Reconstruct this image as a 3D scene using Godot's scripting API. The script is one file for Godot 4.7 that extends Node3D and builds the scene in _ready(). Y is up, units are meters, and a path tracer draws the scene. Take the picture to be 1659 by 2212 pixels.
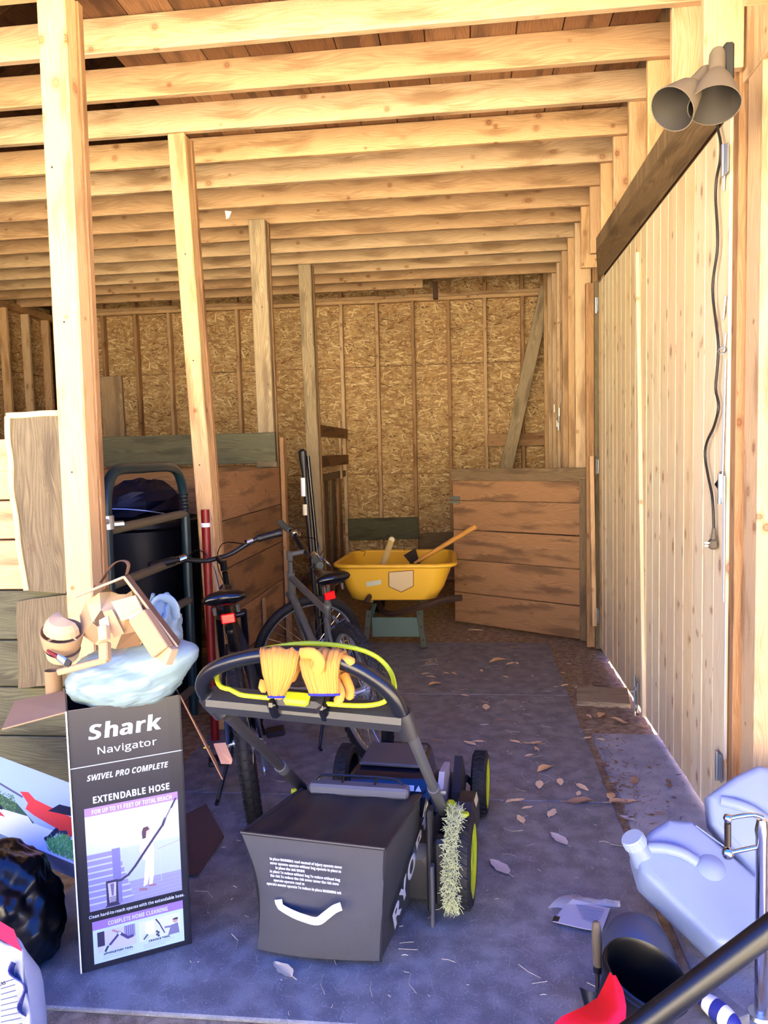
extends Node3D

# ------------------------------------------------------------------ camera and light, then structure, objects, details
const W := 1659.0
const H := 2212.0
const FOCAL := 1655.0
const EYE := Vector3(0, 1.5, 0)
var view := Basis.from_euler(Vector3(deg_to_rad(-4.55), deg_to_rad(6.46), deg_to_rad(-1.42)), EULER_ORDER_YXZ)
var rng := RandomNumberGenerator.new()
var M := {}
var org := {}

func _ready():
	rng.seed = 7
	var cam := Camera3D.new()
	cam.name = "camera"
	add_child(cam)
	cam.transform = Transform3D(view, EYE)
	cam.fov = rad_to_deg(2.0 * atan(H / 2.0 / FOCAL))
	cam.near = 0.05
	cam.far = 200.0
	cam.current = true
	var we := WorldEnvironment.new()
	we.name = "surroundings"
	var env := Environment.new()
	env.background_mode = Environment.BG_SKY
	var sky := Sky.new()
	var pm := ProceduralSkyMaterial.new()
	pm.sky_top_color = Color(0.17, 0.42, 1.0)
	pm.sky_horizon_color = Color(0.38, 0.60, 1.0)
	pm.sky_curve = 0.25
	pm.ground_bottom_color = Color(0.3, 0.27, 0.2)
	pm.ground_horizon_color = Color(0.5, 0.5, 0.45)
	pm.sky_energy_multiplier = 1.05
	sky.sky_material = pm
	env.sky = sky
	env.tonemap_mode = Environment.TONE_MAPPER_LINEAR
	env.tonemap_exposure = 3.9
	env.sdfgi_enabled = true
	env.ssao_enabled = true
	env.ssil_enabled = true
	we.environment = env
	add_child(we)
	var sun := DirectionalLight3D.new()
	sun.name = "sun"
	sun.light_color = Color(1.0, 0.955, 0.85)
	sun.light_energy = 7.0
	sun.light_angular_distance = 0.6
	sun.shadow_enabled = true
	sun.sky_mode = DirectionalLight3D.SKY_MODE_LIGHT_ONLY
	add_child(sun)
	sun.look_at_from_position(Vector3.ZERO, Vector3(-0.3, -1.0, 0.75))
	make_materials()
	build_shell()
	build_things()

# ------------------------------------------------------------------ pixel -> place helpers (a pixel gives a direction; the plane it touches gives the distance)
func ray(u: float, v: float) -> Vector3:
	return view * Vector3(u - W / 2.0, -(v - H / 2.0), -FOCAL)
func on_y(u: float, v: float, y := 0.0) -> Vector3:
	var d := ray(u, v)
	return EYE + d * ((y - EYE.y) / d.y)
func on_z(u: float, v: float, z: float) -> Vector3:
	var d := ray(u, v)
	return EYE + d * (z / d.z)
func on_x(u: float, v: float, x: float) -> Vector3:
	var d := ray(u, v)
	return EYE + d * (x / d.x)

# ------------------------------------------------------------------ mesh builder: a soup of triangles, smoothed by angle when committed
class MB:
	var P := PackedVector3Array()
	var U := PackedVector2Array()
	func tri(a: Vector3, b: Vector3, c: Vector3, ua := Vector2.ZERO, ub := Vector2.ZERO, uc := Vector2.ZERO):
		P.append(a); P.append(b); P.append(c)
		U.append(ua); U.append(ub); U.append(uc)
	func quad(a: Vector3, b: Vector3, c: Vector3, d: Vector3, ua := Vector2.ZERO, ub := Vector2.ZERO, uc := Vector2.ZERO, ud := Vector2.ZERO):
		tri(a, b, c, ua, ub, uc)
		tri(a, c, d, ua, uc, ud)
	# turn the triangles from START on so that they face outwards (closed shapes)
	func outward(start: int):
		var mid := Vector3.ZERO
		for i in range(start, P.size()):
			mid += P[i]
		mid /= maxf(1.0, P.size() - start)
		var vol := 0.0
		for i in range(start, P.size(), 3):
			vol += (P[i] - mid).dot((P[i + 1] - mid).cross(P[i + 2] - mid))
		if vol > 0.0:
			for i in range(start, P.size(), 3):
				var t := P[i + 1]; P[i + 1] = P[i + 2]; P[i + 2] = t
				var w := U[i + 1]; U[i + 1] = U[i + 2]; U[i + 2] = w
	func poly(pts: Array, uvs: Array, mid: Vector3):
		var n: Vector3 = (pts[1] - pts[0]).cross(pts[2] - pts[0])
		var c: Vector3 = Vector3.ZERO
		for p in pts:
			c += p
		c /= pts.size()
		var rev := n.dot(c - mid) > 0.0
		for i in range(1, pts.size() - 1):
			if rev:
				tri(pts[0], pts[i + 1], pts[i], uvs[0], uvs[i + 1], uvs[i])
			else:
				tri(pts[0], pts[i], pts[i + 1], uvs[0], uvs[i], uvs[i + 1])
	# bevelled box in its own axes, uv along x in metres / (tu, tv)
	func box(t: Transform3D, s: Vector3, bev := 0.003, tu := 1.0, tv := 1.0, off := Vector2.ZERO):
		var h := s / 2.0
		var b := minf(bev, minf(h.x, minf(h.y, h.z)) * 0.6)
		for ax in 3:
			for sg in [-1.0, 1.0]:
				var i := (ax + 1) % 3
				var j := (ax + 2) % 3
				var pts := []
				for k in [[-1, -1], [1, -1], [1, 1], [-1, 1]]:
					var p := Vector3.ZERO
					p[ax] = sg * h[ax]
					p[i] = k[0] * (h[i] - b)
					p[j] = k[1] * (h[j] - b)
					pts.append(p)
				put(t, pts, ax, tu, tv, off)
				if b <= 0.0:
					continue
				# edges between +-ax and +-i
				for s2 in [-1.0, 1.0]:
					var q := []
					for k in [[0, -1], [0, 1], [1, 1], [1, -1]]:
						var p := Vector3.ZERO
						if k[0] == 0:
							p[ax] = sg * h[ax]; p[i] = s2 * (h[i] - b)
						else:
							p[ax] = sg * (h[ax] - b); p[i] = s2 * h[i]
						p[j] = k[1] * (h[j] - b)
						q.append(p)
					put(t, q, ax, tu, tv, off)
		if b > 0.0:
			for sx in [-1.0, 1.0]:
				for sy in [-1.0, 1.0]:
					for sz in [-1.0, 1.0]:
						put(t, [Vector3(sx * h.x, sy * (h.y - b), sz * (h.z - b)), Vector3(sx * (h.x - b), sy * h.y, sz * (h.z - b)), Vector3(sx * (h.x - b), sy * (h.y - b), sz * h.z)], 2, tu, tv, off)
	func put(t: Transform3D, pts: Array, ax: int, tu: float, tv: float, off: Vector2):
		var w := []
		var uv := []
		for p: Vector3 in pts:
			w.append(t * p)
			var q: Vector2 = Vector2(p.y * 0.25, p.z) if ax == 0 else Vector2(p.x, p.z) if ax == 1 else Vector2(p.x, p.y)
			uv.append(Vector2(q.x / tu, q.y / tv) + off)
		poly(w, uv, t.origin)
	# tube along points; radius a number or one per point; flat: second radius factor along frame normal
	func tube(pts: Array, r, sides := 10, closed := false, caps := true, up := Vector3.ZERO, flat := 1.0):
		var start := P.size()
		var n := pts.size()
		var rings := []
		var nv := Vector3.ZERO
		var acc := 0.0
		var len := []
		for i in n:
			var a: Vector3 = pts[(i - 1 + n) % n] if closed or i > 0 else pts[i]
			var b: Vector3 = pts[(i + 1) % n] if closed or i < n - 1 else pts[i]
			var d := (b - a).normalized()
			if up != Vector3.ZERO:
				nv = up - d * d.dot(up)
			elif nv == Vector3.ZERO:
				nv = Vector3.UP if absf(d.y) < 0.9 else Vector3.RIGHT
				nv = nv - d * d.dot(nv)
			else:
				nv = nv - d * d.dot(nv)
			nv = nv.normalized()
			var bv := d.cross(nv)
			var rr: float = r[i] if r is Array else r
			var ring := []
			for k in sides:
				var an := TAU * k / sides
				ring.append(pts[i] + nv * (cos(an) * rr * flat) + bv * (sin(an) * rr))
			rings.append(ring)
			if i > 0:
				acc += (pts[i] - pts[i - 1]).length()
			len.append(acc)
		for i in (n if closed else n - 1):
			var A: Array = rings[i]
			var B: Array = rings[(i + 1) % n]
			var ua: float = len[i]
			var ub: float = len[i + 1] if i < n - 1 else acc + (pts[0] - pts[n - 1]).length()
			for k in sides:
				var k2 := (k + 1) % sides
				quad(A[k], A[k2], B[k2], B[k], Vector2(ua, float(k) / sides), Vector2(ua, float(k + 1) / sides), Vector2(ub, float(k + 1) / sides), Vector2(ub, float(k) / sides))
		if caps and not closed:
			for e in [0, n - 1]:
				var c: Vector3 = pts[e]
				for k in sides:
					if e == 0:
						tri(c, rings[e][(k + 1) % sides], rings[e][k])
					else:
						tri(c, rings[e][k], rings[e][(k + 1) % sides])
		outward(start)
	# lathe: profile of Vector2(radius, height) turned round t's y axis
	func lathe(t: Transform3D, prof: Array, seg := 24, arc := TAU, sx := 1.0):
		var start := P.size()
		var m := seg if arc < TAU - 0.01 else seg
		for i in prof.size() - 1:
			for k in m:
				var a0 := arc * k / seg
				var a1 := arc * (k + 1) / seg
				var p: Vector2 = prof[i]
				var q: Vector2 = prof[i + 1]
				var A := t * Vector3(p.x * cos(a0) * sx, p.y, p.x * sin(a0))
				var B := t * Vector3(p.x * cos(a1) * sx, p.y, p.x * sin(a1))
				var C := t * Vector3(q.x * cos(a1) * sx, q.y, q.x * sin(a1))
				var D := t * Vector3(q.x * cos(a0) * sx, q.y, q.x * sin(a0))
				var u0 := float(k) / seg
				var u1 := float(k + 1) / seg
				if p.x < 1e-5:
					tri(A, C, D, Vector2(u0, p.y), Vector2(u1, q.y), Vector2(u0, q.y))
				elif q.x < 1e-5:
					tri(A, B, C, Vector2(u0, p.y), Vector2(u1, p.y), Vector2(u0, q.y))
				else:
					quad(A, B, C, D, Vector2(u0, p.y), Vector2(u1, p.y), Vector2(u1, q.y), Vector2(u0, q.y))
		outward(start)
	# loft through closed rings with the same number of points
	func loft(rings: Array, cap0 := true, cap1 := true, closed := false):
		var start := P.size()
		var n: int = rings[0].size()
		var m := rings.size()
		for i in (m if closed else m - 1):
			var A: Array = rings[i]
			var B: Array = rings[(i + 1) % m]
			for k in n:
				var k2 := (k + 1) % n
				quad(A[k], A[k2], B[k2], B[k], Vector2(float(k) / n, float(i) / m), Vector2(float(k + 1) / n, float(i) / m), Vector2(float(k + 1) / n, float(i + 1) / m), Vector2(float(k) / n, float(i + 1) / m))
		for e in 2:
			if not [cap0, cap1][e] or closed:
				continue
			var R: Array = rings[0 if e == 0 else m - 1]
			var c := Vector3.ZERO
			for p in R:
				c += p
			c /= n
			for k in n:
				if e == 0:
					tri(c, R[(k + 1) % n], R[k])
				else:
					tri(c, R[k], R[(k + 1) % n])
		outward(start)
	# extrude a flat outline along t's z by depth (centred), uv = outline / scale
	func prism(t: Transform3D, out: PackedVector2Array, depth: float, tu := 1.0, tv := 1.0, off := Vector2.ZERO):
		var start := P.size()
		var ix := Geometry2D.triangulate_polygon(out)
		for sg in [-0.5, 0.5]:
			for i in range(0, ix.size(), 3):
				var a := out[ix[i]]; var b := out[ix[i + 1]]; var c := out[ix[i + 2]]
				var A := t * Vector3(a.x, a.y, sg * depth)
				var B := t * Vector3(b.x, b.y, sg * depth)
				var C := t * Vector3(c.x, c.y, sg * depth)
				var ua := Vector2(a.x / tu, a.y / tv) + off; var ub := Vector2(b.x / tu, b.y / tv) + off; var uc := Vector2(c.x / tu, c.y / tv) + off
				var face := (b - a).cross(c - a) > 0.0
				if face == (sg > 0.0):
					tri(A, C, B, ua, uc, ub)
				else:
					tri(A, B, C, ua, ub, uc)
		var n := out.size()
		var cw := Geometry2D.is_polygon_clockwise(out)
		for k in n:
			var a := out[k]; var b := out[(k + 1) % n]
			var A := t * Vector3(a.x, a.y, -depth / 2); var B := t * Vector3(b.x, b.y, -depth / 2)
			var C := t * Vector3(b.x, b.y, depth / 2); var D := t * Vector3(a.x, a.y, depth / 2)
			var ua := Vector2(a.x / tu, a.y / tv) + off; var ub := Vector2(b.x / tu, b.y / tv) + off
			if cw:
				quad(A, B, C, D, ua, ub, ub, ua)
			else:
				quad(D, C, B, A, ua, ub, ub, ua)
	# sheet: points[i][j]; thickness along its own normal when thick > 0
	func sheet(g: Array, thick := 0.0, tu := 1.0, tv := 1.0):
		var nu := g.size()
		var nv: int = g[0].size()
		var start := P.size()
		var top := g
		var bot := []
		if thick > 0.0:
			for i in nu:
				var row := []
				for j in nv:
					var du: Vector3 = g[mini(i + 1, nu - 1)][j] - g[maxi(i - 1, 0)][j]
					var dv: Vector3 = g[i][mini(j + 1, nv - 1)] - g[i][maxi(j - 1, 0)]
					row.append(g[i][j] - du.cross(dv).normalized() * thick)
				bot.append(row)
		for i in nu - 1:
			for j in nv - 1:
				var a := Vector2(float(i) / (nu - 1) * tu, float(j) / (nv - 1) * tv)
				var b := Vector2(float(i + 1) / (nu - 1) * tu, float(j + 1) / (nv - 1) * tv)
				quad(top[i][j], top[i + 1][j], top[i + 1][j + 1], top[i][j + 1], a, Vector2(b.x, a.y), b, Vector2(a.x, b.y))
				if thick > 0.0:
					quad(bot[i][j + 1], bot[i + 1][j + 1], bot[i + 1][j], bot[i][j], Vector2(a.x, b.y), b, Vector2(b.x, a.y), a)
		if thick > 0.0:
			for i in nu - 1:
				quad(top[i][0], bot[i][0], bot[i + 1][0], top[i + 1][0])
				quad(top[i + 1][nv - 1], bot[i + 1][nv - 1], bot[i][nv - 1], top[i][nv - 1])
			for j in nv - 1:
				quad(top[0][j + 1], bot[0][j + 1], bot[0][j], top[0][j])
				quad(top[nu - 1][j], bot[nu - 1][j], bot[nu - 1][j + 1], top[nu - 1][j + 1])
			outward(start)
	func commit(angle := 40.0, off := Vector3.ZERO) -> ArrayMesh:
		var fn := PackedVector3Array()
		var N := PackedVector3Array()
		N.resize(P.size())
		var cosl := cos(deg_to_rad(angle))
		var at := {}
		for i in range(0, P.size(), 3):
			var n := (P[i + 2] - P[i]).cross(P[i + 1] - P[i])
			fn.append(n)
			if angle > 0.0:
				for k in 3:
					var key := Vector3i((P[i + k] * 20000.0).round())
					if at.has(key):
						at[key].append(i / 3)
					else:
						at[key] = [i / 3]
		for i in range(0, P.size(), 3):
			var f := fn[i / 3]
			var u := f.normalized()
			for k in 3:
				var s := f
				if angle > 0.0:
					s = Vector3.ZERO
					for o: int in at[Vector3i((P[i + k] * 20000.0).round())]:
						if fn[o].normalized().dot(u) >= cosl:
							s += fn[o]
				N[i + k] = s.normalized() if s.length_squared() > 1e-24 else Vector3.UP
		var Q := P
		if off != Vector3.ZERO:
			Q = PackedVector3Array()
			Q.resize(P.size())
			for i in P.size():
				Q[i] = P[i] - off
		var arr := []
		arr.resize(Mesh.ARRAY_MAX)
		arr[Mesh.ARRAY_VERTEX] = Q
		arr[Mesh.ARRAY_NORMAL] = N
		arr[Mesh.ARRAY_TEX_UV] = U
		var m := ArrayMesh.new()
		m.add_surface_from_arrays(Mesh.PRIMITIVE_TRIANGLES, arr)
		return m

# ------------------------------------------------------------------ nodes
var used := {}
func numbered(called: String) -> String:
	var k: int = used.get(called, -1) + 1
	used[called] = k
	return called if k == 0 else "%s_%03d" % [called, k]
# a part or a one-mesh thing; shapes are given in scene metres and stored about the thing's base
func obj(called: String, mb: MB, m: Material, parent: Node3D = self, angle := 40.0) -> MeshInstance3D:
	var o := MeshInstance3D.new()
	o.name = numbered(called) if parent == self else called
	o.mesh = mb.commit(angle, org.get(parent, Vector3.ZERO))
	o.mesh.surface_set_material(0, m)
	parent.add_child(o, true)
	org[o] = org.get(parent, Vector3.ZERO)
	return o
func tag(o: Node, label: String, category: String, group := "", kind := ""):
	o.set_meta("label", label)
	o.set_meta("category", category)
	if group:
		o.set_meta("group", group)
	if kind:
		o.set_meta("kind", kind)
	return o
func thing(called: String, label: String, category: String, at := Vector3.ZERO, group := "") -> Node3D:
	var o := Node3D.new()
	o.name = numbered(called)
	add_child(o)
	o.position = at
	org[o] = at
	tag(o, label, category, group)
	return o
# a thing whose parts are shaped in its own axes and then turned and placed
func local_thing(called: String, label: String, category: String, t: Transform3D, group := "") -> Node3D:
	var o := thing(called, label, category, Vector3.ZERO, group)
	o.transform = t
	return o
func setting(called: String, parent: Node3D = self) -> Node3D:
	var o := Node3D.new()
	o.name = called
	parent.add_child(o, true)
	o.set_meta("kind", "structure")
	return o
# a board from a to b (centre line), width w along up, thickness t across
func board(parent: Node3D, called: String, a: Vector3, b: Vector3, w: float, t: float, up: Vector3, m: Material, bev := 0.003) -> MeshInstance3D:
	var x := (b - a).normalized()
	var y := (up - x * x.dot(up)).normalized()
	var z := x.cross(y)
	var mb := MB.new()
	mb.box(Transform3D.IDENTITY, Vector3((b - a).length(), w, t), bev, 2.4, 0.6, Vector2(rng.randf(), rng.randf()))
	var o := MeshInstance3D.new()
	o.name = numbered(called) if parent == self else called
	o.mesh = mb.commit(0.0)
	o.mesh.surface_set_material(0, m)
	parent.add_child(o, true)
	o.transform = Transform3D(Basis(x, y, z), (a + b) / 2.0 - org.get(parent, Vector3.ZERO))
	org[o] = Vector3.ZERO
	return o
func v2(a: Array) -> PackedVector2Array:
	var p := PackedVector2Array()
	for i in range(0, a.size(), 2):
		p.append(Vector2(a[i], a[i + 1]))
	return p
func curve(pts: Array, step := 0.02, closed := false) -> Array:
	# smooth line through points (Catmull-Rom)
	var out := []
	var n := pts.size()
	for i in (n if closed else n - 1):
		var p0: Vector3 = pts[(i - 1 + n) % n] if closed or i > 0 else pts[0]
		var p1: Vector3 = pts[i]
		var p2: Vector3 = pts[(i + 1) % n]
		var p3: Vector3 = pts[(i + 2) % n] if closed or i < n - 2 else pts[n - 1]
		var k := maxi(1, int(ceil((p2 - p1).length() / step)))
		for j in k:
			var t := float(j) / k
			out.append(0.5 * (2.0 * p1 + (p2 - p0) * t + (2.0 * p0 - 5.0 * p1 + 4.0 * p2 - p3) * t * t + (3.0 * p1 - p0 - 3.0 * p2 + p3) * t * t * t))
	if not closed:
		out.append(pts[n - 1])
	return out
func mat(c: Color, rough := 0.7, metal := 0.0, tex: Texture2D = null) -> StandardMaterial3D:
	var m := StandardMaterial3D.new()
	m.albedo_color = c
	m.roughness = rough
	m.metallic = metal
	if tex:
		m.albedo_texture = tex
	return m
func bump(m: StandardMaterial3D, tex: Texture2D, cm: float) -> StandardMaterial3D:
	m.heightmap_enabled = true
	m.heightmap_texture = tex
	m.heightmap_scale = cm
	return m
func tri3(m: StandardMaterial3D, s: float, world := true) -> StandardMaterial3D:
	m.uv1_triplanar = true
	m.uv1_world_triplanar = world
	m.uv1_scale = Vector3.ONE * s
	return m

# ------------------------------------------------------------------ textures: grain, flakes, grit
func noise(s: int, oct := 3) -> FastNoiseLite:
	var n := FastNoiseLite.new()
	n.seed = s
	n.noise_type = FastNoiseLite.TYPE_SIMPLEX_SMOOTH
	n.frequency = 1.0
	n.fractal_type = FastNoiseLite.FRACTAL_FBM if oct > 1 else FastNoiseLite.FRACTAL_NONE
	n.fractal_octaves = oct
	return n
func tex_of(w: int, h: int, data: PackedByteArray) -> ImageTexture:
	return ImageTexture.create_from_image(Image.create_from_data(w, h, false, Image.FORMAT_RGB8, data))
func tex_wood(s: int, base: Color, dark: Color, stain_c: Color, knots: int, stain: float, contrast := 1.0, w := 2048, h := 512) -> ImageTexture:
	var n := noise(s, 2)
	var data := PackedByteArray()
	data.resize(w * h * 3)
	var r := RandomNumberGenerator.new()
	r.seed = s
	var ks := []
	for i in knots:
		ks.append([r.randf() * w, r.randf() * h, r.randf_range(4, 10), r.randf_range(0.8, 1.9), r.randf_range(0.3, 0.9)])
	var p := 0
	for y in h:
		for x in w:
			var low := n.get_noise_2d(x * 0.0016, y * 0.009)
			var yy := y + 26.0 * low
			var ring := sin(yy * 0.55 + 5.0 * low)
			var fine := n.get_noise_2d(x * 0.008 + 50.0, yy * 0.42)
			if x > w - 160:
				var k := (x - (w - 160)) / 160.0
				var l2 := n.get_noise_2d((x - w) * 0.0016, y * 0.009)
				yy = y + 26.0 * l2
				ring = lerpf(ring, sin(yy * 0.55 + 5.0 * l2), k)
				fine = lerpf(fine, n.get_noise_2d((x - w) * 0.008 + 50.0, yy * 0.42), k)
				low = lerpf(low, l2, k)
			var t := clampf((0.32 + 0.15 * ring + 0.5 * fine) * contrast, 0.0, 1.0)
			var c := base.lerp(dark, t)
			var sv := clampf((low + 0.25 * fine - 0.12) * 2.2, 0.0, 1.0) * stain
			c = c.lerp(stain_c, sv)
			data[p] = int(c.r * 255.0); data[p + 1] = int(c.g * 255.0); data[p + 2] = int(c.b * 255.0)
			p += 3
	for k in ks:
		var R: float = k[2]
		var rx := int(R * 3.2 * k[3])
		var ry := int(R * 2.0)
		for dy in range(-ry, ry + 1):
			for dx in range(-rx, rx + 1):
				var d := sqrt(pow(dx / k[3], 2.0) + dy * dy) / R
				var px := posmod(int(k[0]) + dx, w)
				var py := posmod(int(k[1]) + dy, h)
				var q := (py * w + px) * 3
				var a := 0.0
				if d < 0.9:
					a = (0.55 + 0.3 * sin(d * 12.0)) * k[4]
				elif d < 1.15:
					a = 0.9 * k[4]
				else:
					a = maxf(0.0, (0.34 + 0.2 * sin(d * 14.0)) * (1.0 - (d - 1.15) / 1.6)) * k[4]
				data[q] = int(lerpf(data[q], 98.0, a * 0.8)); data[q + 1] = int(lerpf(data[q + 1], 50.0, a * 0.85)); data[q + 2] = int(lerpf(data[q + 2], 20.0, a * 0.85))
	return tex_of(w, h, data)
func tex_osb() -> ImageTexture:
	var n := 1024
	var data := PackedByteArray()
	data.resize(n * n * 3)
	for i in n * n:
		data[i * 3] = 190; data[i * 3 + 1] = 145; data[i * 3 + 2] = 85
	var r := RandomNumberGenerator.new()
	r.seed = 11
	for s in 4200:
		var L := r.randf_range(24, 104)
		var Wd := r.randf_range(5, 19)
		var an := r.randf_range(-0.5, 0.5) if r.randf() < 0.62 else r.randf_range(0.0, PI)
		var t := r.randf()
		var c := Color(0.93, 0.80, 0.57).lerp(Color(0.68, 0.51, 0.31), t)
		if r.randf() < 0.06:
			c = Color(0.40, 0.25, 0.13)
			Wd *= 0.4
		elif r.randf() < 0.1:
			c = Color(0.98, 0.87, 0.64)
		var cx := r.randf() * n
		var cy := r.randf() * n
		var ca := cos(an)
		var sa := sin(an)
		var tap := r.randf_range(0.3, 1.0)
		for j in int(L):
			var f := j / L
			var hw := Wd * 0.5 * lerpf(1.0, tap, f)
			var k := -hw
			while k <= hw:
				var px := posmod(int(cx + ca * j - sa * k), n)
				var py := posmod(int(cy + sa * j + ca * k), n)
				var q := (py * n + px) * 3
				var m := 1.0 - 0.22 * absf(k) / hw
				data[q] = int(c.r * 255 * m); data[q + 1] = int(c.g * 255 * m); data[q + 2] = int(c.b * 255 * m)
				k += 0.8
	return tex_of(n, n, data)
func tex_grit(s: int, base: Color, other: Color, speck: Color, f_low: float, f_fine: float, specks: int, scratch: int, n := 1024) -> ImageTexture:
	var no := noise(s, 4)
	var nf := noise(s + 1, 2)
	var data := PackedByteArray()
	data.resize(n * n * 3)
	var p := 0
	for y in n:
		for x in n:
			# blend across the far edges so that the tile repeats without a seam
			var a := no.get_noise_2d(x * f_low, y * f_low)
			var kx := clampf((x - (n - 128)) / 128.0, 0.0, 1.0)
			var ky := clampf((y - (n - 128)) / 128.0, 0.0, 1.0)
			if kx > 0.0:
				a = lerpf(a, no.get_noise_2d((x - n) * f_low, y * f_low), kx)
			if ky > 0.0:
				a = lerpf(a, no.get_noise_2d(x * f_low, (y - n) * f_low), ky)
			var b := nf.get_noise_2d(x * f_fine, y * f_fine)
			var c := base.lerp(other, clampf(0.5 + a * 1.1 + b * 0.45, 0.0, 1.0))
			data[p] = int(c.r * 255.0); data[p + 1] = int(c.g * 255.0); data[p + 2] = int(c.b * 255.0)
			p += 3
	var r := RandomNumberGenerator.new()
	r.seed = s
	for i in specks:
		var x := r.randi() % n
		var y := r.randi() % n
		var c := speck.lerp(base, r.randf() * 0.7)
		for k in r.randi_range(1, 4):
			var q := (posmod(y + k / 2, n) * n + posmod(x + k % 2, n)) * 3
			data[q] = int(c.r * 255); data[q + 1] = int(c.g * 255); data[q + 2] = int(c.b * 255)
	for i in scratch:
		var x := r.randf() * n
		var y := r.randf() * n
		var an := r.randf() * TAU
		var cv := r.randf_range(-0.03, 0.03)
		for j in r.randi_range(8, 46):
			x += cos(an); y += sin(an); an += cv
			var q := (posmod(int(y), n) * n + posmod(int(x), n)) * 3
			data[q] = int(lerpf(data[q], speck.r * 255, 0.45)); data[q + 1] = int(lerpf(data[q + 1], speck.g * 255, 0.45)); data[q + 2] = int(lerpf(data[q + 2], speck.b * 255, 0.45))
	return tex_of(n, n, data)
func tex_lines(n: int, period: int, across: bool, weave := false) -> ImageTexture:
	# relief of ribs or of a woven mesh
	var data := PackedByteArray()
	data.resize(n * n * 3)
	var p := 0
	for y in n:
		for x in n:
			var v := 0.5 + 0.5 * sin(TAU * (x if across else y) / period)
			if weave:
				v = (0.5 + 0.5 * sin(TAU * x / period)) * (0.5 + 0.5 * sin(TAU * y / period))
			var b := int(v * 255)
			data[p] = b; data[p + 1] = b; data[p + 2] = b
			p += 3
	return tex_of(n, n, data)

var T := {}
func make_materials():
	T.pine = tex_wood(3, Color(0.88, 0.77, 0.60), Color(0.74, 0.60, 0.43), Color(0.54, 0.41, 0.27), 24, 0.55)
	T.new = tex_wood(5, Color(0.95, 0.89, 0.74), Color(0.87, 0.78, 0.60), Color(0.80, 0.70, 0.52), 40, 0.3, 0.9)
	T.grey = tex_wood(8, Color(0.66, 0.61, 0.51), Color(0.47, 0.42, 0.34), Color(0.36, 0.31, 0.24), 12, 0.55, 1.2)
	T.brown = tex_wood(13, Color(0.68, 0.51, 0.34), Color(0.54, 0.38, 0.24), Color(0.36, 0.26, 0.17), 6, 0.6, 1.1)
	T.osb = tex_osb()
	T.mat = tex_grit(21, Color(0.43, 0.43, 0.43), Color(0.56, 0.56, 0.55), Color(0.86, 0.84, 0.80), 0.010, 0.16, 5200, 700)
	T.dirt = tex_grit(31, Color(0.56, 0.48, 0.37), Color(0.76, 0.69, 0.57), Color(0.86, 0.80, 0.66), 0.02, 0.2, 3000, 500, 512)
	T.concrete = tex_grit(41, Color(0.66, 0.65, 0.63), Color(0.78, 0.77, 0.74), Color(0.42, 0.38, 0.33), 0.01, 0.15, 900, 160, 512)
	T.gravel = tex_grit(51, Color(0.78, 0.72, 0.60), Color(0.88, 0.83, 0.72), Color(0.95, 0.92, 0.85), 0.03, 0.3, 3000, 0, 512)
	T.ribs = tex_lines(64, 16, true)
	T.weave = tex_lines(64, 8, true, true)
	for k in [["pine", T.pine, Color(1, 1, 1)], ["pine_b", T.pine, Color(0.94, 0.9, 0.86)], ["pine_c", T.pine, Color(1.0, 0.96, 0.9)], ["pine_old", T.pine, Color(0.80, 0.72, 0.64)], ["new", T.new, Color(1, 1, 1)], ["new_b", T.new, Color(0.96, 0.94, 0.92)], ["new_c", T.new, Color(1.0, 0.97, 0.92)],
			["fresh", T.new, Color(1.0, 0.93, 0.76)], ["grey", T.grey, Color(0.74, 0.71, 0.62)], ["greygreen", T.grey, Color(0.62, 0.66, 0.58)], ["brown", T.brown, Color(1, 1, 1)], ["brown_b", T.brown, Color(0.86, 0.84, 0.8)], ["darkwood", T.brown, Color(0.45, 0.42, 0.38)], ["dusty", T.grey, Color(0.82, 0.74, 0.63)], ["roof", T.brown, Color(0.8, 0.75, 0.7)], ["pale", T.grey, Color(1.1, 1.06, 0.98)]]:
		M[k[0]] = mat(k[2], 0.78, 0.0, k[1])
	M.osb = bump(mat(Color(1, 1, 1), 0.85, 0.0, T.osb), T.osb, 0.12)
	M.rubber = bump(tri3(mat(Color(0.95, 0.95, 0.95), 0.55, 0.0, T.mat), 0.8), T.mat, 0.12)
	M.dirt = bump(tri3(mat(Color(0.9, 0.86, 0.8), 0.95, 0.0, T.dirt), 1.6), T.dirt, 0.5)
	M.concrete = bump(tri3(mat(Color(0.9, 0.9, 0.9), 0.85, 0.0, T.concrete), 1.2), T.concrete, 0.15)
	M.gravel = tri3(mat(Color(1, 1, 1), 0.95, 0.0, T.gravel), 0.5)
	M.galv = mat(Color(0.75, 0.78, 0.8), 0.35, 0.9)
	M.chrome = mat(Color(0.82, 0.82, 0.84), 0.16, 1.0)
	M.black = mat(Color(0.055, 0.055, 0.06), 0.45)
	M.blackgloss = mat(Color(0.04, 0.04, 0.045), 0.2)
	M.tyre = mat(Color(0.07, 0.07, 0.072), 0.7)
	M.nail = mat(Color(0.25, 0.22, 0.2), 0.5, 0.6)
	M.white = mat(Color(0.93, 0.93, 0.92), 0.5)
	M.card = mat(Color(0.80, 0.64, 0.44), 0.85)

func pick(a: Array) -> Material:
	return M[a[rng.randi() % a.size()]]
func zj(k: int) -> float:
	return -3.18 - 0.407 * k

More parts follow.
